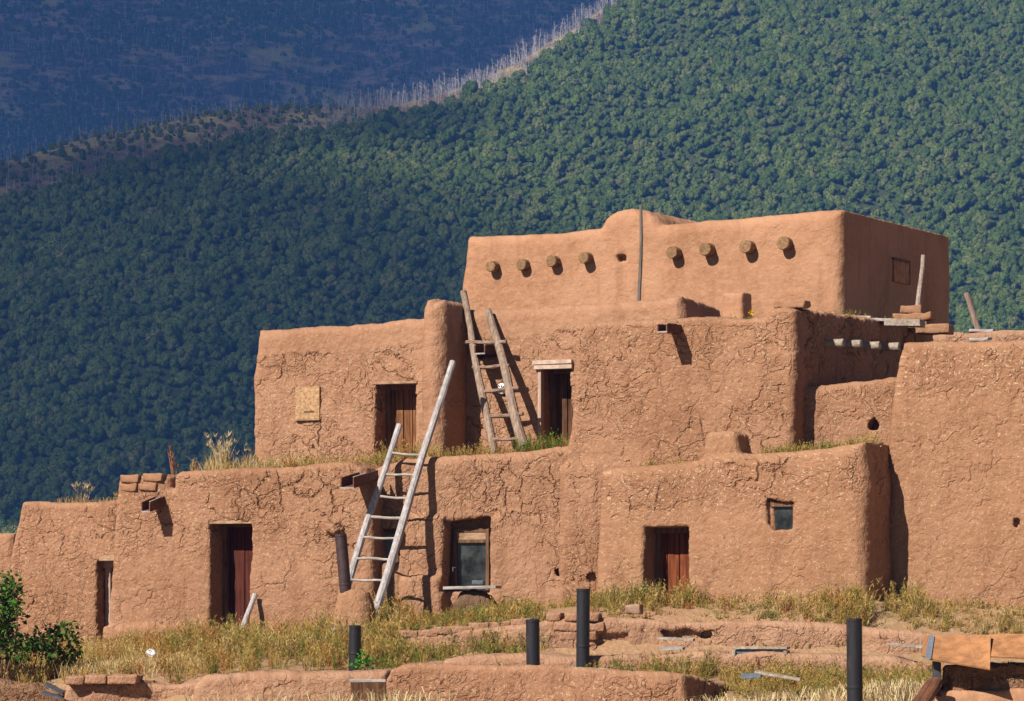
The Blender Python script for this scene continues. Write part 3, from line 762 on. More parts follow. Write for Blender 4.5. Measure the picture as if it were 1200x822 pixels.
vpipe('short black stovepipe just behind the long front mud parapet', 624, 726, 782, 44.6, .090)
vpipe('black stovepipe before the crumbling brick end of the terrace', 683.5, 690, 766, 46.2, .092, .38)
vpipe('tallest black stovepipe, with a seam ring, in front of the low terrace', 1001, 725, 850, 41.0, .097, .40)

# boulder, sill plank and stone under the screened window
M_stone_mud = adobe_mat('boulder_rock', (.15, .085, .05), (.10, .055, .033), (.22, .14, .09), .8, 2.0, 0, 12.0, 1.6)
bx = from_r(520, 51.5, 585, 14)
o = adobe('boulder', bx, [(530, 702), (535, 694), (548, 691), (560, 693), (570, 698), (578, 712), (580, 730), (580, 770), (524, 770), (525, 722)], .5, M_stone_mud, None, h=.02, k=.2, seed=22, crk=.5, wob=.05, lean=.05, origin=bx.pt(551, 730, .2))
tag(o, 'brown rounded boulder below the screened window, under the white plank', 'boulder')
mb = MB(); p = bx.pt(519, 689.5, -.02); q = bx.pt(581, 688.5, -.02); mb.box(p+Vector((0, 0, -.02)), q-p, bx.N*.34, (0, 0, .045), .006, .004)
o = mb.build('plank', M_board, None, origin=p); tag(o, 'whitish plank lying on the boulder as a shelf under the screened window', 'plank')
mb = MB(); p = bx.pt(552, 687, .05); q = bx.pt(567, 687, .05); mb.box(p+Vector((0, 0, .01)), q-p, bx.N*.14, (0, 0, .075), .02, .012)
o = mb.build('stone_block', M_slate, None, origin=p); tag(o, 'small dark grey stone block on the whitish plank under the screened window', 'stone')

# leaning pole by the red door
mb = MB(); stick(mb, wC.pt(275, 765, -.75), wC.pt(299, 697, -.10), .045, .042, 6, .01, 10, .04)
o = mb.build('wooden_pole', M_pole, None, origin=wC.pt(275, 760, -.7)); tag(o, 'short pale grey pole propped beside the dark red door', 'pole')
# flat stones by the hearth
for (px, py, Y, sx_, sz_, lab) in ((372, 743, 50.0, .42, .14, 'pale flat stone slab lying in the weeds beside the clay hearth'), (397, 737, 50.2, .28, .04, 'thin whitish board end lying at the foot of the clay hearth')):
    p = at(px, py, Y); mb = MB(); mb.box(p-Vector((sx_/2, 0, sz_)), (sx_, -.06, 0.02), (.1, .4, 0), (0, 0, sz_), .02, .01)
    o = mb.build('stone_slab' if sz_ > .1 else 'board', M_brick if sz_ > .1 else M_board, None, origin=p); tag(o, lab, 'stone' if sz_ > .1 else 'board')
# crumpled white plastic in the grass
b = bmesh.new(); bmesh.ops.create_icosphere(b, subdivisions=3, radius=.085)
from mathutils import noise as mno
for v in b.verts: v.co = v.co*(1+.5*mno.noise(v.co*14))*1.0; v.co.z *= .75
me = bpy.data.meshes.new('plastic_bag'); b.to_mesh(me); b.free(); me.materials.append(M_plastic)
o = link('plastic_bag', me); o.location = at(178, 766, 50.2); tag(o, 'crumpled white plastic bag caught in the dry grass', 'plastic bag')

# bricks on roof corners
BR = []
def brick(label, p, ang, L=.34, D=.24, H=.10, tilt=0.0, mat=M_brick, name='mud_brick', cat='mud brick', group=None):
    """p = middle of the bottom front edge"""
    mb = MB(); a = math.radians(ang); t = Vector((math.cos(a), -math.sin(a), math.tan(math.radians(tilt)))); n = Vector((math.sin(a), math.cos(a), 0))
    mb.box(-t*L/2, t*L, n*D, (0, 0, H), .018, .010); mb.sub(3); mb.disp(.022, 7.0); mb.disp(.010, 22.0)
    for v in mb.bm.verts: v.co += Vector(p)
    o = mb.build(name, mat, None, True, origin=p); tag(o, label, cat, group)
    n_ = len(o.data.vertices); at_ = o.data.attributes.new('crk', 'FLOAT', 'POINT'); at_.data.foreach_set('value', np.full(n_, .35, np.float32))
    return o
brick('flaking mud brick in the lower course at the outer roof corner above the first spout', wC.pt(150, 576, -.02), 24, .30, .3, .125)
brick('flaking mud brick in the lower course, next to the gap, above the first spout', wC.pt(172, 575, -.02), 24, .33, .3, .125)
brick('flat mud brick topping the outer roof corner above the slit doorway', wC.pt(151, 565.5, -.03), 24, .33, .32, .12)
brick('flat mud brick topping the roof corner directly above the first spout', wC.pt(178, 564.5, -.01), 24, .36, .32, .13)
brick('lone flat mud brick lying on the tall house corner above its rounded shoulder', wE.pt(924, 361, .25), 26, .50, .3, .12)
# stack on the far roof with a white stick, planks
pB = lambda px, py, Y: at(px, py, Y)
brick('bottom mud brick of the small roof stack under the white stick', pB(1068, 384.5, 54.9), 26, .50, .4, .12)
brick('middle mud brick of the small roof stack under the white stick', pB(1064, 375.5, 54.9), 26, .52, .36, .12)
brick('narrow topmost mud brick of the roof stack at the foot of the white stick', pB(1067, 367, 54.9), 20, .36, .3, .13)
brick('mud brick leaning at the open end of the roof stack, beneath the tall end wall', pB(1081, 375, 54.8), 30, .26, .3, .11, 8)
brick('rough mud brick lying off the roof stack towards the leaning post', pB(1092, 391, 54.6), 20, .55, .4, .15)
for (x0, x1, py, Y, m_, lab) in ((982, 1020, 373, 54.0, M_board, 'long grey board lying on the shaded parapet beside the roof weeds'), (1012, 1046, 376, 53.8, M_board, 'grey board overlapping another on the shaded parapet of the tall house'), (1036, 1078, 381.5, 53.6, M_log_w, 'weathered plank end capping the parapet below the mud brick stack')):
    p = pB(x0, py, Y); q = pB(x1, py+1, Y-.25); mb = MB(); mb.box(p, q-p, (.12, .30, 0), (0, 0, .05 if m_ is M_board else .11), .006, .006)
    o = mb.build('board', m_, None, origin=p); tag(o, lab, 'board')
mb = MB(); stick(mb, at(1075, 372, 55.3), at(1082, 299, 55.3), .046, .036, 6, .012)
o = mb.build('wooden_pole', M_log_w, None, origin=at(1075, 370, 55.3)); tag(o, 'slim whitish stick standing in the mud brick stack on the roof', 'pole')
mb = MB(); stick(mb, at(1150, 396, 57.9), at(1132, 343, 57.9), .055, .05, 6, .01)
o = mb.build('wooden_pole', M_pole_b, None, origin=at(1150, 392, 57.9)); tag(o, 'brown post leaning outward alone against the forest, past the topmost house', 'pole')
mb = MB(); stick(mb, at(749, 400, 55.6), at(751, 240, 55.6), .036, .026, 9, .02); 
o = mb.build('wooden_pole', M_pole_d, None, origin=at(749, 372, 55.6)); tag(o, 'thin tall grey pole rising before the topmost house, beside its roof hump', 'pole')
brick('flat pale stone on the far roof wall beneath the leaning brown post', at(1150, 390, 57.4), 16, .42, .3, .06, 0, M_board, 'stone_slab', 'stone')
brick('flat pale stone capping the parapet above the last log end', at(1147, 399.5, 50.6), 22, .30, .2, .05, 4, M_board, 'stone_slab', 'stone')

# ------------------------------------------------------------------ foreground ruins
def ruin(label, wall, poly, depth, mat, name='mud_wall', cat='mud wall', **kw):
    u, z = wall.uz(*poly[0]); p = wall.pos(u+.3, .2, 0); p.z = gz(p.x, p.y)
    kw.setdefault('h', .03); kw.setdefault('k', .13)
    o = adobe(name, wall, poly, depth, mat, None, origin=p, **kw)
    return tag(o, label, cat)
ruin('long low mud terrace edge with a broken hollow, below the rust red door', wP1, [(470, 746), (560, 735), (622, 729), (640, 727), (700, 722), (716, 722), (745, 726), (800, 729), (880, 728), (960, 730), (1040, 737), (1120, 745), (1200, 750), (1300, 752), (1300, 830), (470, 830)], 1.3, M_pink,
     seed=31, wob=.18, top_wob=.06, cuts=[([(770, 738), (800, 736), (830, 740), (825, 752), (780, 750)], -1, .14, .05), ([(700, 742), (735, 740), (738, 762), (705, 765)], -1, .10, .06)], crk=1.1)
# crumbling bricks at the end of the terrace
gi = 0
for row, (y, xs_) in enumerate(((728.5, (648, 672, 693)), (740, (640, 660, 677, 697)), (751, (648, 668, 690)))):
    for i, px in enumerate(xs_):
        brick(('worn mud brick in the crumbling terrace end behind the black stovepipe'), wP1.pt(px, y, -.01-.015*(i % 3)), 13+rnd.uniform(-6, 6), .27 if i % 2 else .22, .3, .125, rnd.uniform(-3, 3), M_pink, group='bricks of the crumbling terrace end')
for i, px in enumerate((478, 502, 520, 541, 561, 586, 610)):
    brick('low rounded mud brick in the single row edging the weeds below the boulder', wP1.pt(px, 748-.105*(px-478)+1.5*(i % 2), .03), 13+rnd.uniform(-5, 5), .30, .3, .11, rnd.uniform(-2, 2), M_pink, group='row of edging bricks')
brick('loose square stone on the terrace edge beside the rust red door', at(741, 720, 48.2), 20, .22, .2, .14, 0, M_stone, 'loose_stone', 'stone')
ruin('weedy lower mud ledge between the terrace edge and the front parapet', wP2, [(515, 772), (535, 766), (570, 765), (640, 768), (700, 767), (800, 765), (880, 764), (960, 764), (1040, 771), (1085, 780), (1100, 830), (515, 830)], 1.2, M_pink, seed=32, wob=.2, top_wob=.06, crk=.9)
ruin('long front mud parapet with vertical cracks and a shaded broken end', wP3, [(456, 783), (470, 778), (540, 778), (640, 780), (720, 784), (790, 788), (801, 790), (806, 850), (448, 850), (450, 800)], 2.6, M_rough, seed=33, crk=.9, wob=.10, wslope=.10, k=.12,
     bands=[([(440, 770), (810, 770), (810, 784), (440, 780)], .4, .1)])
ruin('low front mud parapet half covered by pale dry grass', wP4, [(240, 791), (300, 788), (360, 790), (420, 787), (452, 788), (452, 850), (220, 850), (226, 805)], .7, M_pink, seed=34, crk=.8, wob=.12, top_wob=.05)
ruin('lumpy worn mud wall in the front corner, bricks showing along its top', wP5, [(74, 798), (95, 796), (165, 797), (167, 801), (236, 796), (240, 850), (66, 850)], .75, M_pink, seed=35, crk=1.2, wob=.25, top_wob=.09, k=.10)
for (px, y, L) in ((88, 803, .26), (112, 802, .30), (143, 802, .42)):
    brick({88: 'rounded mud brick beside the dark charred rubble', 112: 'middle mud brick atop the lumpy front wall', 143: 'longest mud brick atop the lumpy front wall, its end in shade'}[px], wP5.pt(px, y, -.1), 10, L, .35, .13, rnd.uniform(-2, 2), M_pink)
ruin('dark crumbling heap of rubble at the front corner below the shrub', wP6, [(-60, 798), (0, 799), (30, 800), (50, 806), (70, 812), (74, 850), (-60, 850)], 1.2, M_rubble, seed=36, crk=1.5, wob=.4, top_wob=.14, k=.08, name='rubble_heap', cat='rubble')
for (x0, y0, x1, y1, r, lab) in ((52, 801, 72, 813, .022, 'charred black board sticking out of the front rubble heap'), (48, 812, 72, 819, .018, 'thin charred batten lying lowest in the front rubble heap')):
    mb = MB(); p = at(x0, y0, 46.3); q = at(x1, y1, 45.9); mb.box(p, q-p, (.02, .16, .03), (0, 0, -r*1.4), .004, .01)
    o = mb.build('charred_board', M_tar, None, origin=p); tag(o, lab, 'board')
# wooden trough end between the two front parapets
wT = from_r(408, 44.7, 455, 12)
t = thing('trough', 'shallow wooden trough with a pale rim between the two front parapets', 'trough', wT.pt(431, 818, .2))
ua, zt = wT.uz(411, 797); ub, zb = wT.uz(452, 828)
mb = MB(); wbox(mb, wT, ua, ub, 0, .04, zb, zt-.03, .006, .004); mb.build('front_board', M_door_dark, t)
mb = MB(); wbox(mb, wT, ua+.01, ub-.01, .045, .6, zb, zt-.05, .006, .004); mb.build('box', M_spout, t)
mb = MB(); wbox(mb, wT, ua-.01, ub, -.01, .05, zt-.028, zt+.01, .004, .003); mb.build('rim', M_board, t)
# low skylight, planks and bits on the ledge
sk = from_r(850, 46.0, 925, 13)
t = thing('skylight', 'low white-framed skylight half sunk in the mud below the terrace', 'skylight', sk.pt(888, 764, .2))
ua, zt = sk.uz(858, 759); ub, zb = sk.uz(922, 765)
mb = MB(); wbox(mb, sk, ua+.05, ub-.05, .02, .30, zb-.02, zt-.026, .002); mb.build('pane', M_glass_b, t)
mb = MB(); wbox(mb, sk, ua, ub, -.02, .34, zt-.022, zt+.01, .006, .004); wbox(mb, sk, ub-.045, ub, -.015, .3, zb-.05, zt-.042, .004); wbox(mb, sk, ua, ua+.045, -.015, .3, zb-.05, zt-.042, .004); mb.build('skylight_frame', M_log_w, t)
mb = MB(); p = sk.pt(772, 762, .0); mb.box(p, (.33, -.05, 0), (.05, .2, 0), (0, 0, .04), .004, .006)
o = mb.build('scrap', M_board, None, origin=p); tag(o, 'short pale scrap of board lying at the foot of the terrace edge', 'scrap')
for (x0, y0, x1, y1, Y, wd, lab) in ((770, 750, 812, 752, 47.0, .05, 'thin weathered lath lying along the broken terrace hollow'), (884, 790, 938, 799, 43.2, .16, 'pair of long grey planks lying behind the shaded parapet end') , (630, 784, 712, 787, 44.7, .04, 'thin pale lath lying behind the front parapet between stovepipes'), (1040, 757, 1085, 761, 45.6, .06, 'pale lath lying on the ledge near the plywood cover')):
    p = at(x0, y0, Y); q = at(x1, y1, Y-.2); mb = MB(); mb.box(p, q-p, (.04, wd*2, 0.01), (0, 0, .035), .006, .006)
    o = mb.build('plank' if wd > .1 else 'lath', M_log_w, None, origin=p); tag(o, lab.replace('pair of long grey planks', 'long grey plank'), 'plank' if wd > .1 else 'lath')
mb = MB(); p = at(868, 795, 43.2); mb.box(p, (.26, -.04, 0), (.04, .3, 0), (0, 0, .06), .012, .02)
o = mb.build('slate', M_slate, None, origin=p); tag(o, 'dark slate leaning at the end of the long grey plank', 'slate')

# plywood-covered hatch at the right edge
ruin('rough grey-brown rubble wall carrying the orange plywood cover', wQ, [(1104, 781), (1150, 779), (1200, 777), (1300, 775), (1300, 812), (1100, 812)], .8, M_rubble, seed=41, crk=1.3, wob=.12, top_wob=.03, k=.05, lean=0, name='rubble_wall', cat='rubble wall')
ruin('smooth pinkish mud step at the bottom edge, under the rubble wall', wQ.off(-.12), [(1096, 808), (1110, 809), (1200, 806), (1300, 806), (1300, 860), (1090, 860)], 1.1, M_smooth, seed=42, crk=.2, wob=.05, k=.08, name='mud_step', cat='mud step')
t = thing('hatch_cover', 'orange plywood hatch cover of two overlapping boards with a grey metal strip', 'hatch cover', wQ.pt(1150, 778, .2))
def slab(name, c0, c1, c2, c3, Ys, th, mat, par):
    mb = MB(); vs = [at(c[0], c[1], y) for c, y in zip((c0, c1, c2, c3), Ys)]
    nrm = (vs[1]-vs[0]).cross(vs[3]-vs[0]).normalized()
    if nrm.y < 0: nrm = -nrm
    a_ = [mb.bm.verts.new(v) for v in vs]; b_ = [mb.bm.verts.new(v+nrm*th) for v in vs]
    mb.bm.faces.new(a_); mb.bm.faces.new(b_[::-1])
    for i in range(4): mb.bm.faces.new((a_[i], b_[i], b_[(i+1) % 4], a_[(i+1) % 4]))
    return mb.build(name, mat, par)
slab('board', (1093, 745), (1161, 744), (1160, 784), (1089, 772), (41.5, 41.2, 40.6, 40.9), .02, M_ply, t)
slab('board', (1158, 744), (1262, 741), (1262, 774), (1158, 769), (41.35, 41.0, 40.5, 40.85), .02, M_ply, t)
slab('metal_strip', (1089, 745), (1095, 745), (1091, 772), (1084, 771), (41.49, 41.46, 40.85, 40.88), .008, M_metal, t)
slab('side_board', (1085, 746), (1091, 745), (1087, 770), (1081, 770), (42.2, 41.52, 40.92, 41.6), .02, M_ply, t)
mb = MB(); mb.box(at(1094, 776, 41.0), (.09, 0, 0), (.03, .35, 0), (0, 0, -.42), .01, .01); o = mb.build('support_post', M_tar, t)
for (x0, y0, x1, y1, lab) in ((1078, 830, 1092, 800, 'dark brown curved tile leaning outermost below the plywood cover'), (1088, 832, 1098, 799, 'dark brown curved tile tucked nearest the plywood cover post')):
    mb = MB(); stick(mb, at(x0-8, y0, 40.4), at(x1, y1, 40.9), .075, .065, 5, .01, 12, .02)
    o = mb.build('clay_pipe', M_tube, None, origin=at(x0, y0, 40.4)); tag(o, lab.replace('curved tile', 'clay pipe'), 'pipe')
# ------------------------------------------------------------------ grass and weeds
class Veg:
    def __init__(s): s.V = []; s.F = []; s.K = []; s.n = 0
    def blades(s, P, D, W, col, sag=0.15):
        P = np.asarray(P, float); D = np.asarray(D, float); n = len(P)
        L = np.linalg.norm(D, axis=1, keepdims=True)
        a = RNG.uniform(0, 2*np.pi, n); S = np.stack([np.cos(a), np.sin(a), np.zeros(n)], 1)*(np.asarray(W).reshape(-1, 1)*.5)
        M = P+D*.55+np.array([0, 0, 1])*L*sag*.6; T = P+D-np.array([0, 0, 1])*L*sag*.5
        v = np.stack([P-S, P+S, M-S*.8, M+S*.8, T], 1).reshape(-1, 3)
        i = (np.arange(n)*5+s.n)[:, None]
        f = np.concatenate([i+np.array([0, 1, 2]), i+np.array([1, 3, 2]), i+np.array([2, 3, 4])], 0)
        s.V.append(v); s.F.append(f); s.K.append(np.repeat(np.concatenate([col, np.ones((n, 1))], 1), 5, 0)); s.n += 5*n
    def leaves(s, P, D, W, col):
        """pointed oval leaf of four corners with a fold"""
        P = np.asarray(P, float); n = len(P)
        r = RNG.normal(size=(n, 3)); S = np.cross(D, r); S /= np.linalg.norm(S, axis=1, keepdims=True)+1e-9; S *= np.asarray(W).reshape(-1, 1)*.5
        v = np.stack([P, P+D*.45-S, P+D*.45+S, P+D], 1).reshape(-1, 3)
        i = (np.arange(n)*4+s.n)[:, None]
        s.F.append(np.concatenate([i+np.array([0, 1, 2]), i+np.array([1, 3, 2])], 0)); s.V.append(v); s.K.append(np.repeat(np.concatenate([col, np.ones((n, 1))], 1), 4, 0)); s.n += 4*n
    def build(s, name, mat, parent=None, origin=None):
        return np_mesh(name, np.concatenate(s.V), np.concatenate(s.F), mat, parent, smooth=False, origin=origin, attrs={'tint': ('FLOAT_COLOR', np.concatenate(s.K))})
PAL = {'green': (0.190, 0.205, 0.045), 'olive': (0.340, 0.265, 0.075), 'yellow': (0.50, 0.340, 0.105), 'straw': (0.58, 0.42, 0.19), 'rust': (0.43, 0.195, 0.065), 'pale': (0.64, 0.50, 0.27), 'bright': (0.10, 0.20, 0.030)}
def jcol(base, n, v=.22):
    c = np.array(base)[None]*(1+RNG.uniform(-v, v, (n, 1)))*(1+RNG.uniform(-.08, .08, (n, 3))); return np.clip(c, 0.005, .95)
def weed(vg, p, H, kind, dens=1.0):
    """a bushy feathery weed: several leaning stems, each with a plume of small leaflets"""
    ns = max(2, int(RNG.integers(4, 8)*dens)); p = np.asarray(p)
    base = PAL[kind]
    for i in range(ns):
        a = RNG.uniform(0, 2*np.pi); t = RNG.uniform(.05, .5); h = H*RNG.uniform(.6, 1.1)
        d = np.array([np.cos(a)*t, np.sin(a)*t, 1.0])*h
        q = p+np.array([np.cos(a), np.sin(a), 0])*RNG.uniform(0, .06)
        vg.blades([q], [d], [.007], jcol([x*.8 for x in base], 1), 0.03)
        m = int(RNG.integers(16, 26)); s = RNG.uniform(.12, 1.0, m)
        P = q+d*s[:, None]
        b = RNG.uniform(0, 2*np.pi, m); L = H*RNG.uniform(.10, .26, m)*(1.15-s*.6)
        D = np.stack([np.cos(b)*.75, np.sin(b)*.75, RNG.uniform(.3, 1.1, m)], 1)*L[:, None]
        vg.blades(P, D, RNG.uniform(.006, .013, m), jcol(base, m, .3), .05)
def tuft(vg, p, H, kind, n=26, spread=.55, W=.006):
    a = RNG.uniform(0, 2*np.pi, n); t = RNG.uniform(.05, spread, n); h = H*RNG.uniform(.45, 1.05, n)
    D = np.stack([np.cos(a)*t*h, np.sin(a)*t*h, h], 1)
    P = np.asarray(p)+np.stack([np.cos(a), np.sin(a), 0*a], 1)*RNG.uniform(0, .07, n)[:, None]
    vg.blades(P, D, RNG.uniform(.7, 1.3, n)*W, jcol(PAL[kind], n, .25), .18)
def pick(w):
    ks = list(w); p = np.array([w[k] for k in ks], float); return ks[RNG.choice(len(ks), p=p/p.sum())]
def patch(vg, px0, px1, Y0, Y1, n, H, pal, tufts=.35, dens=1.0, Hs=None):
    for i in range(n):
        px = RNG.uniform(px0, px1); Y = RNG.uniform(Y0, Y1); x = (px-600)/FP*Y
        cl = fbm2(np.array([x*.9]), np.array([Y*.9]), 2)[0]
        if cl < RNG.uniform(-.45, .22): continue
        z = gz(x, Y)-.02; h = H*RNG.uniform(.55, 1.2)*(1+.8*cl)
        if RNG.random() < tufts: tuft(vg, (x, Y, z), h*1.0, pick(pal), 20)
        else: weed(vg, (x, Y, z), h, pick(pal), dens)
vg = Veg()
def strip(vg, wall, px0, px1, w0, w1, n, H, pal, tufts=.2, thr=.2):
    """weeds along the foot of a wall, between w0 and w1 in front of it"""
    for i in range(n):
        px = RNG.uniform(px0, px1); o = wall.off(-RNG.uniform(w0, w1)); u, _ = o.uz(px, 720); p = o.pos(u, 0, 0)
        cl = fbm2(np.array([p.x*.9]), np.array([p.y*.9]), 2)[0]
        if cl < RNG.uniform(-.8, thr-.1): continue
        h = H*RNG.uniform(.5, 1.2)*(1+.9*cl); p.z = gz(p.x, p.y)-.02
        (tuft(vg, p, h, pick(pal), 20) if RNG.random() < tufts else weed(vg, p, h, pick(pal)))
patch(vg, -20, 250, 47.3, 53.9, 820, .31, {'rust': 3.4, 'straw': 4, 'yellow': 4, 'olive': 2}, .40)
strip(vg, wB, -10, 128, .1, 1.2, 110, .34, {'rust': 3, 'straw': 4, 'yellow': 4, 'olive': 2}, .4)
strip(vg, wC, 130, 385, .1, 1.2, 170, .36, {'rust': 2.6, 'straw': 2, 'yellow': 4, 'olive': 4}, .25)
patch(vg, 190, 480, 46.5, 52.6, 760, .38, {'olive': 3.6, 'yellow': 5, 'green': 2.2, 'rust': 2.8, 'straw': 1.6}, .12)
patch(vg, 440, 640, 48.9, 50.9, 330, .21, {'green': 3, 'olive': 4, 'yellow': 3, 'rust': 1.8}, .15)
strip(vg, wD, 440, 700, .3, 1.0, 150, .24, {'green': 3, 'olive': 4, 'yellow': 3, 'rust': 1.8}, .15)
patch(vg, 440, 640, 47.4, 48.9, 330, .30, {'green': 4, 'olive': 4, 'yellow': 2, 'rust': 1}, .15)
strip(vg, wF, 690, 1015, .06, .75, 360, .31, {'yellow': 4.5, 'olive': 4.5, 'straw': 1.6, 'rust': 1.4, 'green': 2}, .15, .1)
strip(vg, wF, 690, 900, .5, 1.7, 200, .20, {'yellow': 4, 'olive': 4, 'straw': 2, 'rust': 1.6, 'green': 1.4}, .25, .1)
strip(vg, wF, 880, 1015, .06, .6, 130, .46, {'yellow': 4.5, 'straw': 2.4, 'olive': 2, 'rust': 1}, .2)
strip(vg, wH, 1035, 1240, .1, 1.3, 250, .19, {'yellow': 4, 'olive': 3, 'straw': 3}, .35, .1)
strip(vg, wH, 1035, 1080, .1, .9, 50, .40, {'yellow': 4, 'olive': 3, 'straw': 2}, .25)
patch(vg, 520, 720, 45.2, 47.3, 250, .18, {'olive': 4, 'green': 3, 'yellow': 3}, .2)
patch(vg, 690, 830, 44.6, 46.6, 260, .28, {'green': 3, 'olive': 4, 'yellow': 2, 'rust': 1}, .15)
patch(vg, 820, 960, 43.8, 46.0, 230, .25, {'yellow': 4, 'olive': 4, 'rust': 1}, .2)
patch(vg, 930, 1100, 43.2, 45.6, 260, .27, {'olive': 4, 'yellow': 3, 'green': 2, 'rust': 1.2}, .2)
patch(vg, 640, 1080, 47.0, 47.8, 70, .18, {'green': 3, 'olive': 3, 'yellow': 2}, .2)
vg.build('weeds', M_grass, origin=(0, 48, 1.0))['kind'] = 'stuff'
# pale dry grass arching in front
vg = Veg()
def drygrass(vg, px0, px1, Y0, Y1, n, H, kind='pale', k=9, zf=None):
    for i in range(n):
        px = RNG.uniform(px0, px1); Y = RNG.uniform(Y0, Y1); x = (px-600)/FP*Y
        z = (gz(x, Y) if zf is None else zf(px, Y))-.03
        a = RNG.uniform(0, 2*np.pi, k); t = RNG.uniform(.2, 1.1, k); h = H*RNG.uniform(.5, 1.15, k)
        D = np.stack([np.cos(a)*t*h, np.sin(a)*t*h, h], 1)
        vg.blades(np.tile([x, Y, z], (k, 1))+RNG.normal(0, .05, (k, 3))*[1, 1, 0], D, RNG.uniform(.006, .012, k), jcol(PAL[kind], k, .25), .35)
drygrass(vg, 225, 470, 43.4, 45.2, 90, .46)
drygrass(vg, 430, 520, 41.9, 42.8, 30, .50)
drygrass(vg, 520, 800, 40.6, 41.8, 50, .34, 'straw')
drygrass(vg, 806, 1075, 40.8, 42.6, 130, .34)
drygrass(vg, 1000, 1090, 42.0, 42.8, 60, .30)
drygrass(vg, -10, 240, 47.6, 48.6, 260, .24, 'straw')
vg.build('dry_grass', M_grass, origin=(0, 42, .6))['kind'] = 'stuff'
# roofs: weeds standing on the flat roofs behind the parapets
vg = Veg()
def roofpatch(wall, px0, px1, row, w0, w1, n, H, pal, tf=.3, dens=.8):
    for i in range(n):
        px = RNG.uniform(px0, px1); u, z = wall.uz(px, row(px) if callable(row) else row); w = RNG.uniform(w0, w1); p = wall.pos(u, w, z-.05)
        h = H*RNG.uniform(.5, 1.2)
        (tuft(vg, p, h, pick(pal), 14, .6) if RNG.random() < tf else weed(vg, p, h, pick(pal), dens))
lin = lambda x0, y0, x1, y1: (lambda px: y0+(y1-y0)*(px-x0)/(x1-x0))
roofpatch(wB, 50, 134, 587, .3, 1.2, 40, .16, {'straw': 3, 'yellow': 3, 'rust': 1}, .5)
roofpatch(wC, 200, 300, 550, .4, 1.6, 60, .24, {'straw': 4, 'yellow': 3, 'olive': 1, 'rust': 1}, .6)
roofpatch(wC, 205, 305, 549, .5, 2.0, 70, .36, {'straw': 4, 'pale': 4, 'yellow': 1.5}, 1.0)
roofpatch(wC, 290, 375, 546, .5, 2.0, 110, .26, {'yellow': 5, 'olive': 4, 'straw': 2, 'rust': 1}, .25)
roofpatch(wC, 375, 432, 541, .5, 1.4, 30, .24, {'olive': 4, 'yellow': 4}, .2)
roofpatch(wD, 430, 500, 538, .4, 1.2, 60, .34, {'olive': 4, 'yellow': 4, 'straw': 2, 'rust': 1}, .3)
roofpatch(wD, 500, 620, 533, .3, 1.2, 90, .24, {'yellow': 4, 'olive': 4, 'rust': 1.5, 'straw': 1}, .3)
roofpatch(wD, 600, 664, 527, .3, 1.2, 70, .32, {'bright': 3, 'green': 3, 'olive': 2, 'rust': 1.5}, .2)
roofpatch(wF, 735, 820, 545, .55, .95, 40, .17, {'olive': 4, 'yellow': 4}, .3)
roofpatch(wF, 868, 985, lin(868, 532, 985, 523), .5, 1.0, 110, .19, {'green': 3, 'olive': 4, 'yellow': 2}, .25)
roofpatch(wF, 978, 1004, 519, .5, 1.0, 28, .22, {'yellow': 4, 'straw': 2, 'olive': 2}, .3)
roofpatch(wE, 835, 882, 372, .4, .9, 14, .12, {'green': 3, 'olive': 4}, .3)
for (px, py, Y, H, n) in ((990, 376, 54.6, .30, 12), (1004, 376, 54.8, .26, 8), (1045, 378, 54.9, .22, 5), (975, 372, 53.9, .2, 6)):
    for i in range(n):
        p = at(px+RNG.uniform(-8, 8), py, Y); weed(vg, p-Vector((0, 0, .12)), H, pick({'green': 3, 'olive': 3}), .8)
vg.build('roof_weeds', M_grass, origin=(0, 53, 4))['kind'] = 'stuff'
# a few tall dry plants that can be told apart on the lower roofs
def dryplant(px, row, wall, w, H, kind, n, lab, spread=.5, leafy=0):
    v = Veg(); u, z = wall.uz(px, row); p = wall.pos(u, w, z-.06)
    a = RNG.uniform(0, 2*np.pi, n); t = RNG.uniform(.05, spread, n); h = H*RNG.uniform(.5, 1.05, n)
    D = np.stack([np.cos(a)*t*h, np.sin(a)*t*h, h], 1)
    v.blades(np.tile(np.array(p), (n, 1))+RNG.normal(0, .03, (n, 3))*[1, 1, 0], D, np.full(n, .010), jcol(PAL[kind], n), .12)
    for i in range(leafy):
        q = np.array(p)+D[i % n]*RNG.uniform(.5, 1.0); m = 8
        b = RNG.uniform(0, 2*np.pi, m); v.blades(np.tile(q, (m, 1)), np.stack([np.cos(b)*.5, np.sin(b)*.5, RNG.uniform(.3, 1, m)], 1)*.10, np.full(m, .012), jcol(PAL[kind], m), .1)
    o = v.build('dry_plant', M_grass, origin=p); tag(o, lab, 'dry plant')
dryplant(186, 556, wC, .5, .62, 'rust', 9, 'reddish dry plant spike rising behind the brick roof corner', .30, 7)
dryplant(236, 551, wC, .7, .72, 'pale', 60, 'tallest pale straw clump on the long house roof', .55, 40)
dryplant(262, 550, wC, .9, .46, 'straw', 40, 'short straw clump on the long house roof, beside the tallest one', .7, 10)
dryplant(212, 553, wC, .8, .40, 'pale', 18, 'thin arching pale grass on the roof near the reddish spike', 1.3)
dryplant(80, 588, wB, .5, .44, 'pale', 12, 'sparse grey dry stalks on the lowest roof', .7, 14)
dryplant(118, 587, wB, .6, .24, 'yellow', 20, 'small yellowish dry clump on the lowest roof near the brick corner', .6, 10)
dryplant(318, 548, wC, .7, .50, 'pale', 8, 'few long bent straws on the roof before the boarded window', .8)
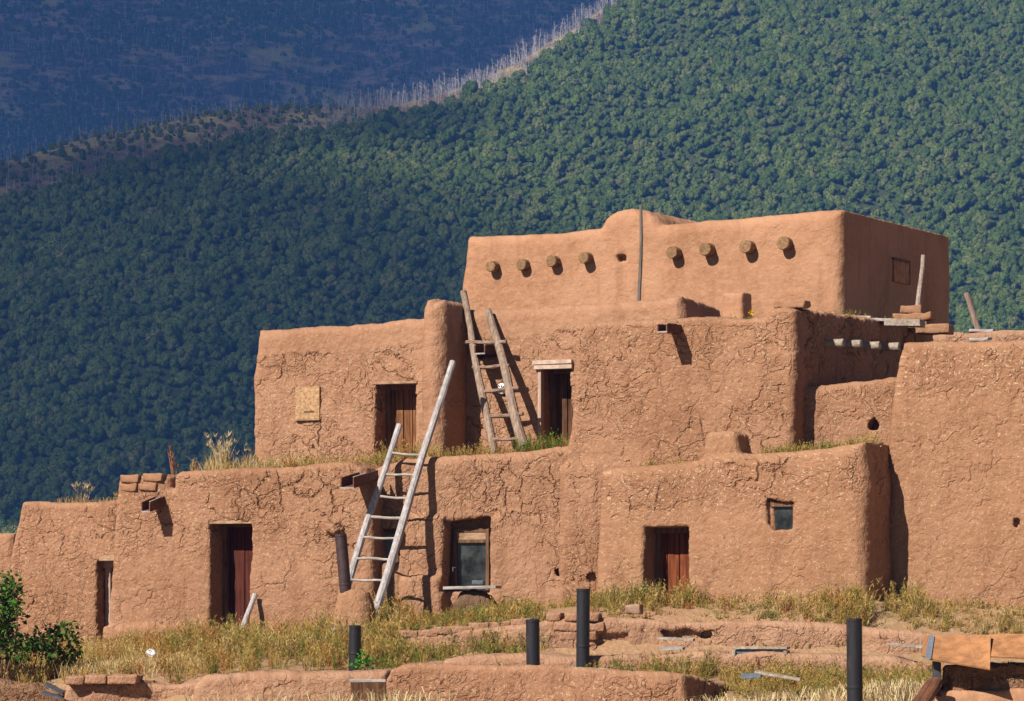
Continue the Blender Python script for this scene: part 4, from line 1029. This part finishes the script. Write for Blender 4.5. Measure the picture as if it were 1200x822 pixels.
# yellow flower on the roof
v = Veg(); p = at(880, 375, 51.6)
v.blades(np.tile(np.array(p)-[0, 0, .1], (5, 1)), np.array([[0, 0, .22], [.05, 0, .15], [-.06, 0, .14], [.03, .03, .12], [-.02, -.03, .1]]), np.full(5, .012), jcol(PAL['green'], 5), .02)
m = 30; b = RNG.uniform(0, 2*np.pi, m); v.leaves(np.tile(np.array(p)+[0, 0, .11], (m, 1)), np.stack([np.cos(b), RNG.uniform(-.8, .3, m), np.sin(b)], 1)*.045, np.full(m, .028), jcol((.85, .55, .02), m, .1))
o = v.build('flower', M_grass, origin=p); tag(o, 'tiny yellow flower on the flat roof beside the chimney stub', 'flower')

# leafy shrubs at the left edge
def shrub(lab, Y, blobs, n, cols, leaf=.085):
    p0 = at(blobs[0][0], 785, Y); p0.z = gz(p0.x, Y)
    t = thing('leafy_shrub', lab, 'shrub', p0)
    v = Veg(); mb = MB()
    for (px, py, r) in blobs:
        c = at(px, py, Y+RNG.uniform(-.3, .3)); R = r/FP*Y; m = int(n*r*r/900)
        stick(mb, p0+Vector((RNG.uniform(-.1, .1), 0, -.05)), c, .016, .006, 5, .05, 6)
        d = RNG.normal(size=(m, 3)); d /= np.linalg.norm(d, axis=1, keepdims=True)
        P = np.array(c)+d*R*RNG.uniform(.25, 1.05, (m, 1))*[1, 1, 1]*(1+.5*fbm2(d[:, 0]*3+px, d[:, 2]*3, 2))[:, None]
        D = d*.6+RNG.normal(0, .6, (m, 3))+[0, 0, -.25]; D /= np.linalg.norm(D, axis=1, keepdims=True)
        k = RNG.choice(len(cols), m); col = np.array(cols)[k]*(1+RNG.uniform(-.25, .25, (m, 1)))
        L = leaf*RNG.uniform(.6, 1.25, m)
        v.leaves(P, D*L[:, None], L*.62, col)
    v.build('foliage', M_leaf, t); mb.build('stem', M_frame, t)
G3 = [(.045, .115, .020), (.070, .155, .026), (.032, .080, .016), (.13, .21, .045), (.16, .17, .05)]
shrub('dense leafy green shrub cut off by the edge, beside the lowest house', 47.6, [(2, 700, 24), (-14, 720, 34), (6, 735, 22), (16, 690, 12), (20, 712, 10), (-5, 757, 28), (22, 760, 16), (8, 678, 9), (30, 752, 10)], 520, G3)
shrub('smaller sprawling green shrub before the lowest house, half in dry grass', 47.9, [(48, 752, 13), (64, 742, 12), (80, 736, 10), (84, 750, 9), (66, 762, 13), (90, 765, 8), (74, 772, 9), (56, 765, 10), (40, 760, 8)], 620, G3)
shrub('tiny bright green sprig at the foot of the short stovepipe in weeds', 46.1, [(424, 772, 9), (432, 778, 8), (420, 780, 6)], 700, [(.06, .20, .03), (.09, .25, .04)], .06)

# ------------------------------------------------------------------ hills
def near_plane(Y): return 12+.5*(Y-700)
cr_px = [-3000, 0, 100, 250, 320, 400, 500, 560, 600, 690, 760, 900, 1200, 2400]
cr_row = [255, 162, 136, 112, 100, 98, 90, 70, 47, -4, -40, -110, -220, -300]
fo_row = [285, 212, 200, 176, 160, 140, 118, 98, 76, 16, -38, -110, -220, -300]
def y_at_row(row): a_ = (HR-row)/FP; return 336.3/(.5-np.minimum(a_, .26))
def crest_Y(px): return y_at_row(np.interp(px, cr_px, cr_row))
def forest_Y(px): return y_at_row(np.interp(px, cr_px, fo_row))
def near_hill_z(x, y):
    px = 600+FP*x/np.maximum(y, 1)
    yc = crest_Y(px); b = 40.0
    base = np.interp(y, [540, 620, 700], [2.0, 9.0, 12.0])
    up = np.where(y >= 700, near_plane(y), base)
    cap = near_plane(yc)-0.30*(y-yc)
    h = np.clip(b-np.abs(up-cap), 0, None)/b
    z = np.minimum(up, cap)-h*h*b*.25*.3
    amp = np.clip((y-690)/80, 0, 1)*np.clip(np.abs(y-yc)/60+.25, 0, 1)
    z = z+amp*(11*fbm2(x*.012+3, y*.008, 3)+3.5*fbm2(x*.05, y*.04, 2))
    return np.maximum(z, 1.0)
hx = np.linspace(-900, 800, 426); hy = np.concatenate([np.linspace(540, 720, 22), np.linspace(726, 1500, 130)])
HX, HY = np.meshgrid(hx, hy, indexing='ij')
HX = HX*np.clip(HY/900, .75, 2.0)
HZ = near_hill_z(HX, HY)
HPX = 600+FP*HX/HY
burn = np.clip((HY-forest_Y(HPX)+6)/14, 0, 1)
mh, nt = mat_new('hill_soil'); tc = nd(nt, 'ShaderNodeTexCoord').outputs['Object']
bn = nd(nt, 'ShaderNodeAttribute', attribute_name='burn').outputs['Fac']
a = noise(nt, tc, .06, 5.0, .65).outputs[0]
col = mix(nt, mapr(nt, a, .42, .62), (.16, .105, .080), (.34, .26, .10))
col = mix(nt, bn, (.050, .058, .026), col)
finish(nt, col, .95, spec=.0)
o = grid_mesh('hill', HX, HY, HZ, mh, attrs={'burn': ('FLOAT', burn.ravel())}); tag(o, kind='structure')
def far_hill_z(x, y):
    z = 95+.46*(y-1500)
    return z+np.clip((y-1500)/150, 0, 1)*(26*fbm2(x*.004+7, y*.003, 3)+7*fbm2(x*.02, y*.016, 2))-.06*(x+250)
fx = np.linspace(-1350, 1100, 245); fy = np.linspace(1480, 2480, 110)
FX, FY = np.meshgrid(fx, fy, indexing='ij')
mf, nt = mat_new('far_hill_soil'); tc = nd(nt, 'ShaderNodeTexCoord').outputs['Object']
a = noise(nt, tc, .05, 6.0, .75).outputs[0]; b = noise(nt, tc, .014, 5.0, .6).outputs['Color']
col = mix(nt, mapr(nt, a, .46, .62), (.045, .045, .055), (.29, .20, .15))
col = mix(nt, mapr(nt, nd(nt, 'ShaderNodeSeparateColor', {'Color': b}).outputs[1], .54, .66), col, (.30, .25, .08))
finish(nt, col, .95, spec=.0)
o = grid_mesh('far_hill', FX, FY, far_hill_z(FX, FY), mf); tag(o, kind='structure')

# ------------------------------------------------------------------ tree prototypes (instanced many thousand times as one far-off wood)
def crown_proto(seed, mat, leaves=1100, tall=1.0):
    r = np.random.default_rng(seed); V = []; F = []; n = 0
    lobes = [(np.array([0, 0, .45*tall]), .62)]
    for i in range(9):
        a = i*2.4+r.uniform(-.4, .4); q = r.uniform(.30, .62); zz = r.uniform(.25, .85)*tall
        lobes.append((np.array([np.cos(a)*q, np.sin(a)*q, zz]), r.uniform(.26, .44)))
    lobes.append((np.array([r.uniform(-.2, .2), r.uniform(-.2, .2), .92*tall]), .34))
    b = bmesh.new(); bmesh.ops.create_icosphere(b, subdivisions=2, radius=1); bv = np.array([v.co for v in b.verts]); bf = np.array([[v.index for v in f.verts] for f in b.faces]); b.free()
    for c, R in lobes:
        k = 1+.22*fbm2(bv[:, 0]*2.3+c[0]*9+seed, bv[:, 2]*2.3+bv[:, 1]*1.7+c[1]*9, 2)
        V.append(c+bv*R*.88*k[:, None]); F.append(bf+n); n += len(bv)
    m = leaves; li = r.integers(0, len(lobes), m); C_ = np.array([l[0] for l in lobes])[li]; R_ = np.array([l[1] for l in lobes])[li]
    d = r.normal(size=(m, 3)); d /= np.linalg.norm(d, axis=1, keepdims=True); d[:, 2] = np.where(d[:, 2] < -.3, -d[:, 2], d[:, 2])
    P = C_+d*(R_*r.uniform(.82, 1.10, m))[:, None]
    nn = d+r.normal(0, .45, (m, 3)); nn /= np.linalg.norm(nn, axis=1, keepdims=True)
    t = np.cross(nn, r.normal(size=(m, 3))); t /= np.linalg.norm(t, axis=1, keepdims=True); bb = np.cross(nn, t); s = r.uniform(.05, .12, (m, 1))
    V.append(np.stack([P+t*s, P-t*s*.6+bb*s*.8, P-t*s*.6-bb*s*.8], 1).reshape(-1, 3)); F.append(np.arange(3*m).reshape(-1, 3)+n); n += 3*m
    # short trunk
    tr = np.array([[.05, 0, -.25], [-.03, .05, -.25], [-.03, -.05, -.25], [.03, 0, .5], [-.02, .03, .5], [-.02, -.03, .5]])
    V.append(tr); F.append(np.array([[0, 1, 4], [0, 4, 3], [1, 2, 5], [1, 5, 4], [2, 0, 3], [2, 3, 5]])+n)
    V = np.concatenate(V); F = np.concatenate(F)
    me = bpy.data.meshes.new('tree_form'); me.from_pydata(V.tolist(), [], F.tolist()); me.materials.append(mat)
    return bpy.data.objects.new('tree_form', me)
def snag_proto(seed, mat):
    r = np.random.default_rng(seed); mb = MB(); rr = random.Random(seed)
    lean = Vector((r.uniform(-.1, .1), r.uniform(-.06, .06), 1))
    mb.tube([(0, 0, -.05), lean*.5, lean], [.017, .012, .005], 4)
    for i in range(12):
        z = r.uniform(.3, .95); a = r.uniform(0, 6.28); L = (1.05-z)*r.uniform(.25, .5)
        p = lean*z; mb.tube([p, p+Vector((math.cos(a)*L, math.sin(a)*L, L*r.uniform(.3, 1.1)))], [.008, .003], 3)
    bm = mb.bm; me = bpy.data.meshes.new('snag_form'); bm.to_mesh(me); bm.free(); me.materials.append(mat)
    return bpy.data.objects.new('snag_form', me)
def foliage_mat(name, stops):
    m, nt = mat_new(name)
    rnd_ = nd(nt, 'ShaderNodeObjectInfo').outputs['Random']
    rp = nt.nodes.new('ShaderNodeValToRGB'); nt.links.new(rnd_, rp.inputs[0]); e = rp.color_ramp.elements
    e[0].position, e[0].color = stops[0][0], (*stops[0][1], 1); e[1].position, e[1].color = stops[-1][0], (*stops[-1][1], 1)
    for p, c in stops[1:-1]: q = e.new(p); q.color = (*c, 1)
    tc = nd(nt, 'ShaderNodeTexCoord').outputs['Object']
    nz = noise(nt, tc, 5.0, 2.0).outputs[0]
    col = mix(nt, mapr(nt, nz, .35, .7), rp.outputs[0], (0.085, 0.115, 0.030))
    d = nd(nt, 'ShaderNodeBsdfDiffuse', {'Color': col}); nd(nt, 'ShaderNodeOutputMaterial', {'Surface': d.outputs[0]})
    return m
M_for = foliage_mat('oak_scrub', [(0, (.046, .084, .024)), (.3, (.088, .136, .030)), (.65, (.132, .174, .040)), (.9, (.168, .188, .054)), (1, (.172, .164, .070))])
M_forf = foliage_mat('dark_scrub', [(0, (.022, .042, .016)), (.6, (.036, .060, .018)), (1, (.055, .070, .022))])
M_snag = plain_mat('dead_wood', (.40, .37, .37), .9, .05, 0, .2, .5, 0.0)
M_snagd = plain_mat('burnt_wood', (.22, .18, .18), .9, .05, 0, .4, .5, 0.0)

def scatter(name, pts, scl, rot, protos, origin):
    me = bpy.data.meshes.new(name); off = np.array(origin, float)
    me.vertices.add(len(pts)); me.vertices.foreach_set('co', (np.asarray(pts)-off).astype(np.float32).ravel())
    a = me.attributes.new('scl', 'FLOAT_VECTOR', 'POINT'); a.data.foreach_set('vector', np.asarray(scl, np.float32).ravel())
    a = me.attributes.new('rot', 'FLOAT_VECTOR', 'POINT'); a.data.foreach_set('vector', np.asarray(rot, np.float32).ravel())
    a = me.attributes.new('kindex', 'INT', 'POINT'); a.data.foreach_set('value', RNG.integers(0, len(protos), len(pts)).astype(np.int32))
    o = link(name, me); o.location = origin
    ng = bpy.data.node_groups.new(name, 'GeometryNodeTree')
    ng.interface.new_socket('Geometry', in_out='INPUT', socket_type='NodeSocketGeometry'); ng.interface.new_socket('Geometry', in_out='OUTPUT', socket_type='NodeSocketGeometry')
    N = ng.nodes; Lk = ng.links
    gi_ = N.new('NodeGroupInput'); go = N.new('NodeGroupOutput'); ip = N.new('GeometryNodeInstanceOnPoints'); jn = N.new('GeometryNodeJoinGeometry')
    for p in protos:
        oi = N.new('GeometryNodeObjectInfo'); oi.inputs['Object'].default_value = p; oi.inputs['As Instance'].default_value = True
        Lk.new(oi.outputs['Geometry'], jn.inputs[0])
    def na(nm, typ):
        q = N.new('GeometryNodeInputNamedAttribute'); q.data_type = typ; q.inputs['Name'].default_value = nm
        return [s for s in q.outputs if s.enabled and s.name == 'Attribute'][0]
    Lk.new(gi_.outputs[0], ip.inputs['Points']); Lk.new(jn.outputs[0], ip.inputs['Instance'])
    ip.inputs['Pick Instance'].default_value = True
    Lk.new(na('kindex', 'INT'), ip.inputs['Instance Index']); Lk.new(na('scl', 'FLOAT_VECTOR'), ip.inputs['Scale'])
    er = N.new('FunctionNodeEulerToRotation'); Lk.new(na('rot', 'FLOAT_VECTOR'), er.inputs[0]); Lk.new(er.outputs[0], ip.inputs['Rotation'])
    Lk.new(ip.outputs[0], go.inputs[0])
    md = o.modifiers.new('scatter', 'NODES'); md.node_group = ng
    tag(o, kind='stuff')
    return o
def jgrid(x0, x1, y0, y1, s):
    X, Y = np.meshgrid(np.arange(x0, x1, s), np.arange(y0, y1, s)); n = X.size
    return X.ravel()+RNG.uniform(-.45, .45, n)*s, Y.ravel()+RNG.uniform(-.45, .45, n)*s
protos = [crown_proto(50+i, M_for) for i in range(7)]
X, Y = jgrid(-430, 380, 606, 1130, 2.75)
PX = 600+FP*X/Y
gap = fbm2(X*.035, Y*.03, 3)
keep = (PX > -700) & (PX < 1640) & (Y < forest_Y(PX)+RNG.normal(0, 3, len(X))) & (Y < crest_Y(PX)+10) & (gap > -.95+RNG.uniform(-.12, .12, len(X)))
X, Y = X[keep], Y[keep]; n = len(X); Z = near_hill_z(X, Y)
s = RNG.choice([1.25, 1.6, 1.95, 2.3, 2.9], n, p=[.22, .28, .27, .16, .07])*RNG.uniform(.88, 1.12, n)*(1+.35*fbm2(X*.05+9, Y*.05, 2)); sc3 = np.stack([s*RNG.uniform(.9, 1.1, n), s*RNG.uniform(.9, 1.1, n), s*RNG.uniform(.85, 1.45, n)], 1)
scatter('forest', np.stack([X, Y, Z+.2], 1), sc3, np.stack([RNG.uniform(-.1, .1, n), RNG.uniform(-.1, .1, n), RNG.uniform(0, 6.28, n)], 1), protos, (0, 800, 60))
# low sage scrub on the plain behind the village
X, Y = jgrid(-240, 240, 75, 610, 5.5); PX = 600+FP*X/Y
keep = (PX > -900) & (PX < 1800) & (fbm2(X*.03, Y*.02+5, 3) > RNG.uniform(-.5, .3, len(X))); X, Y = X[keep], Y[keep]; n = len(X); s = RNG.uniform(.4, 1.3, n)
scatter('plain_scrub', np.stack([X, Y, ground_z(X, Y)], 1), np.stack([s, s, s*.8], 1), np.stack([0*s, 0*s, RNG.uniform(0, 6.28, n)], 1), protos[:4], (0, 300, 4))
# dead standing trees along the ridge and on its burnt shoulder
snags = [snag_proto(90+i, M_snag) for i in range(5)]; snagd = [snag_proto(190+i, M_snagd) for i in range(4)]
X, Y = jgrid(-340, 120, 800, 1130, 2.1); PX = 600+FP*X/Y
f = Y-forest_Y(PX)
keep = (PX > -600) & (PX < 730) & (f > -3) & (Y < crest_Y(PX)+22) & (RNG.random(len(X)) < np.where(PX > 380, .95, .42))
X, Y = X[keep], Y[keep]; n = len(X); s = RNG.uniform(2.0, 5.6, n)*np.where(600+FP*X/Y > 380, 1.1, .8)
scatter('dead_trees', np.stack([X, Y, near_hill_z(X, Y)], 1), np.stack([s*1.15, s*1.15, s], 1), np.stack([RNG.uniform(-.12, .12, n), RNG.uniform(-.12, .12, n), RNG.uniform(0, 6.28, n)], 1), snags[:4]+snagd[:2], (0, 980, 150))
X, Y = jgrid(-340, 60, 800, 1030, 3.6); PX = 600+FP*X/Y; f = Y-forest_Y(PX)
keep = (PX > -600) & (PX < 420) & (f > 0) & (Y < crest_Y(PX)+15); X, Y = X[keep], Y[keep]; n = len(X); s = RNG.uniform(.5, 1.5, n)
scatter('ridge_scrub', np.stack([X, Y, near_hill_z(X, Y)], 1), np.stack([s, s, s], 1), np.stack([0*s, 0*s, RNG.uniform(0, 6.28, n)], 1), protos[:3], (-80, 950, 140))
# far hillside: scattered scrub and burnt trunks
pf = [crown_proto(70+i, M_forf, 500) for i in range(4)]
X, Y = jgrid(-900, 160, 1620, 2330, 4.0); PX = 600+FP*X/Y
cl = fbm2(X*.012+4, Y*.006+2, 4)
band = np.exp(-((Y-1800-.55*(X+280))/70)**2)
keep = (PX > -900) & (PX < 760) & ((cl+.45*band) > RNG.uniform(-.42, .42, len(X))); X, Y = X[keep], Y[keep]; n = len(X); s = RNG.uniform(.9, 3.2, n)
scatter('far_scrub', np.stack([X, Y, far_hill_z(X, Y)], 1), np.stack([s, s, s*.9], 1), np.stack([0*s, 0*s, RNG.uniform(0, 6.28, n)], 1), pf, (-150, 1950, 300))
X, Y = jgrid(-900, 160, 1620, 2330, 5.0); PX = 600+FP*X/Y
keep = (PX > -900) & (PX < 760) & (RNG.random(len(X)) < .9); X, Y = X[keep], Y[keep]; n = len(X); s = RNG.uniform(2.5, 7, n)
scatter('far_dead_trees', np.stack([X, Y, far_hill_z(X, Y)], 1), np.stack([s*1.3, s*1.3, s], 1), np.stack([RNG.uniform(-.1, .1, n), RNG.uniform(-.1, .1, n), RNG.uniform(0, 6.28, n)], 1), snags[:2]+snagd, (-150, 1950, 300))

# ------------------------------------------------------------------ the air, and the clouds that shade the far slope
HZ0, HZ1 = -1.0-1.0, 520.0
b = bmesh.new(); bmesh.ops.create_cube(b, size=1)
for v in b.verts: v.co = Vector((v.co.x*2800, -30+(v.co.y+.5)*2560, HZ0+(v.co.z+.5)*(HZ1-HZ0)))
me = bpy.data.meshes.new('haze'); b.to_mesh(me); b.free()
mz, nt = mat_new('haze_air')
pv = nd(nt, 'ShaderNodeVolumePrincipled', {'Color': HAZE_C, 'Density': HAZE_D, 'Anisotropy': 0.0})
ow_ = nd(nt, 'ShaderNodeOutputMaterial'); nt.links.new(pv.outputs[0], ow_.inputs['Volume'])
me.materials.append(mz); o = link('haze', me); tag(o, kind='stuff')
def cloud_mat(name, thin):
    m, nt = mat_new(name)
    d = nd(nt, 'ShaderNodeBsdfDiffuse', {'Color': (.85, .85, .87, 1)}); t = nd(nt, 'ShaderNodeBsdfTransparent')
    x = nd(nt, 'ShaderNodeMixShader', {0: thin, 1: d.outputs[0], 2: t.outputs[0]}); nd(nt, 'ShaderNodeOutputMaterial', {'Surface': x.outputs[0]})
    return m
M_cloud = cloud_mat('cloud_white', 0.0); M_cloud_thin = cloud_mat('thin_cloud_white', 0.52); M_cloud_mid = cloud_mat('middle_cloud_white', 0.30)
def cloud(target, t, R, mat_, seed=0):
    c = Vector(target)+SUN*t; b = bmesh.new(); bmesh.ops.create_icosphere(b, subdivisions=5, radius=1)
    for v in b.verts:
        k = 1+.28*mno.fractal(v.co*1.6+Vector((seed*5, 0, 0)), 1.0, 2.0, 4); v.co = Vector((v.co.x*R[0]*k, v.co.y*R[1]*k, v.co.z*R[2]*k))
    me = bpy.data.meshes.new('cloud'); b.to_mesh(me); b.free(); me.materials.append(mat_)
    o = link('cloud', me); o.location = c; tag(o, kind='stuff'); return o
for (tg, t, R, sd_) in CLOUDS: cloud(tg, t, R, M_cloud_mid if sd_ == 1 else M_cloud_thin, sd_)
# ------------------------------------------------------------------ camera, light, world
cd = bpy.data.cameras.new('camera'); cam = bpy.data.objects.new('camera', cd); C.objects.link(cam)
cam.location = (0, 0, EYE); cam.rotation_euler = (math.radians(90), 0, 0)
cd.sensor_width = 36.0; cd.lens = 36.0*FP/1200; cd.shift_y = (HR-411)/1200
cd.clip_start = 0.5; cd.clip_end = 8000
bpy.context.scene.camera = cam
sd = bpy.data.lights.new('sun', 'SUN'); sd.energy = SUN_E; sd.angle = math.radians(0.53); sd.color = (1.0, 0.945, 0.86)
so = bpy.data.objects.new('sun', sd); C.objects.link(so); so.location = (-30, -20, 40)
so.rotation_euler = SUN.to_track_quat('Z', 'Y').to_euler()
w = bpy.data.worlds.new('World'); bpy.context.scene.world = w; w.use_nodes = True
nt = w.node_tree; nt.nodes.clear()
sky = nt.nodes.new('ShaderNodeTexSky'); sky.sky_type = 'NISHITA'; sky.sun_disc = False
sky.sun_elevation = math.asin(SUN.z); sky.sun_rotation = math.atan2(SUN.x, SUN.y)
sky.altitude = 2100; sky.air_density = 0.7; sky.dust_density = 0.2; sky.ozone_density = 1.0
bg = nt.nodes.new('ShaderNodeBackground'); bg.inputs['Strength'].default_value = SKY_S
nt.links.new(sky.outputs[0], bg.inputs[0])
ow = nt.nodes.new('ShaderNodeOutputWorld'); nt.links.new(bg.outputs[0], ow.inputs[0])
sc = bpy.context.scene
sc.view_settings.view_transform = 'Standard'; sc.view_settings.look = 'None'; sc.view_settings.gamma = 1; sc.view_settings.exposure = EXPO
sc.view_settings.use_curve_mapping = False
sc.cycles.max_bounces = 6; sc.cycles.diffuse_bounces = 1; sc.cycles.glossy_bounces = 2; sc.cycles.transmission_bounces = 3; sc.cycles.transparent_max_bounces = 6
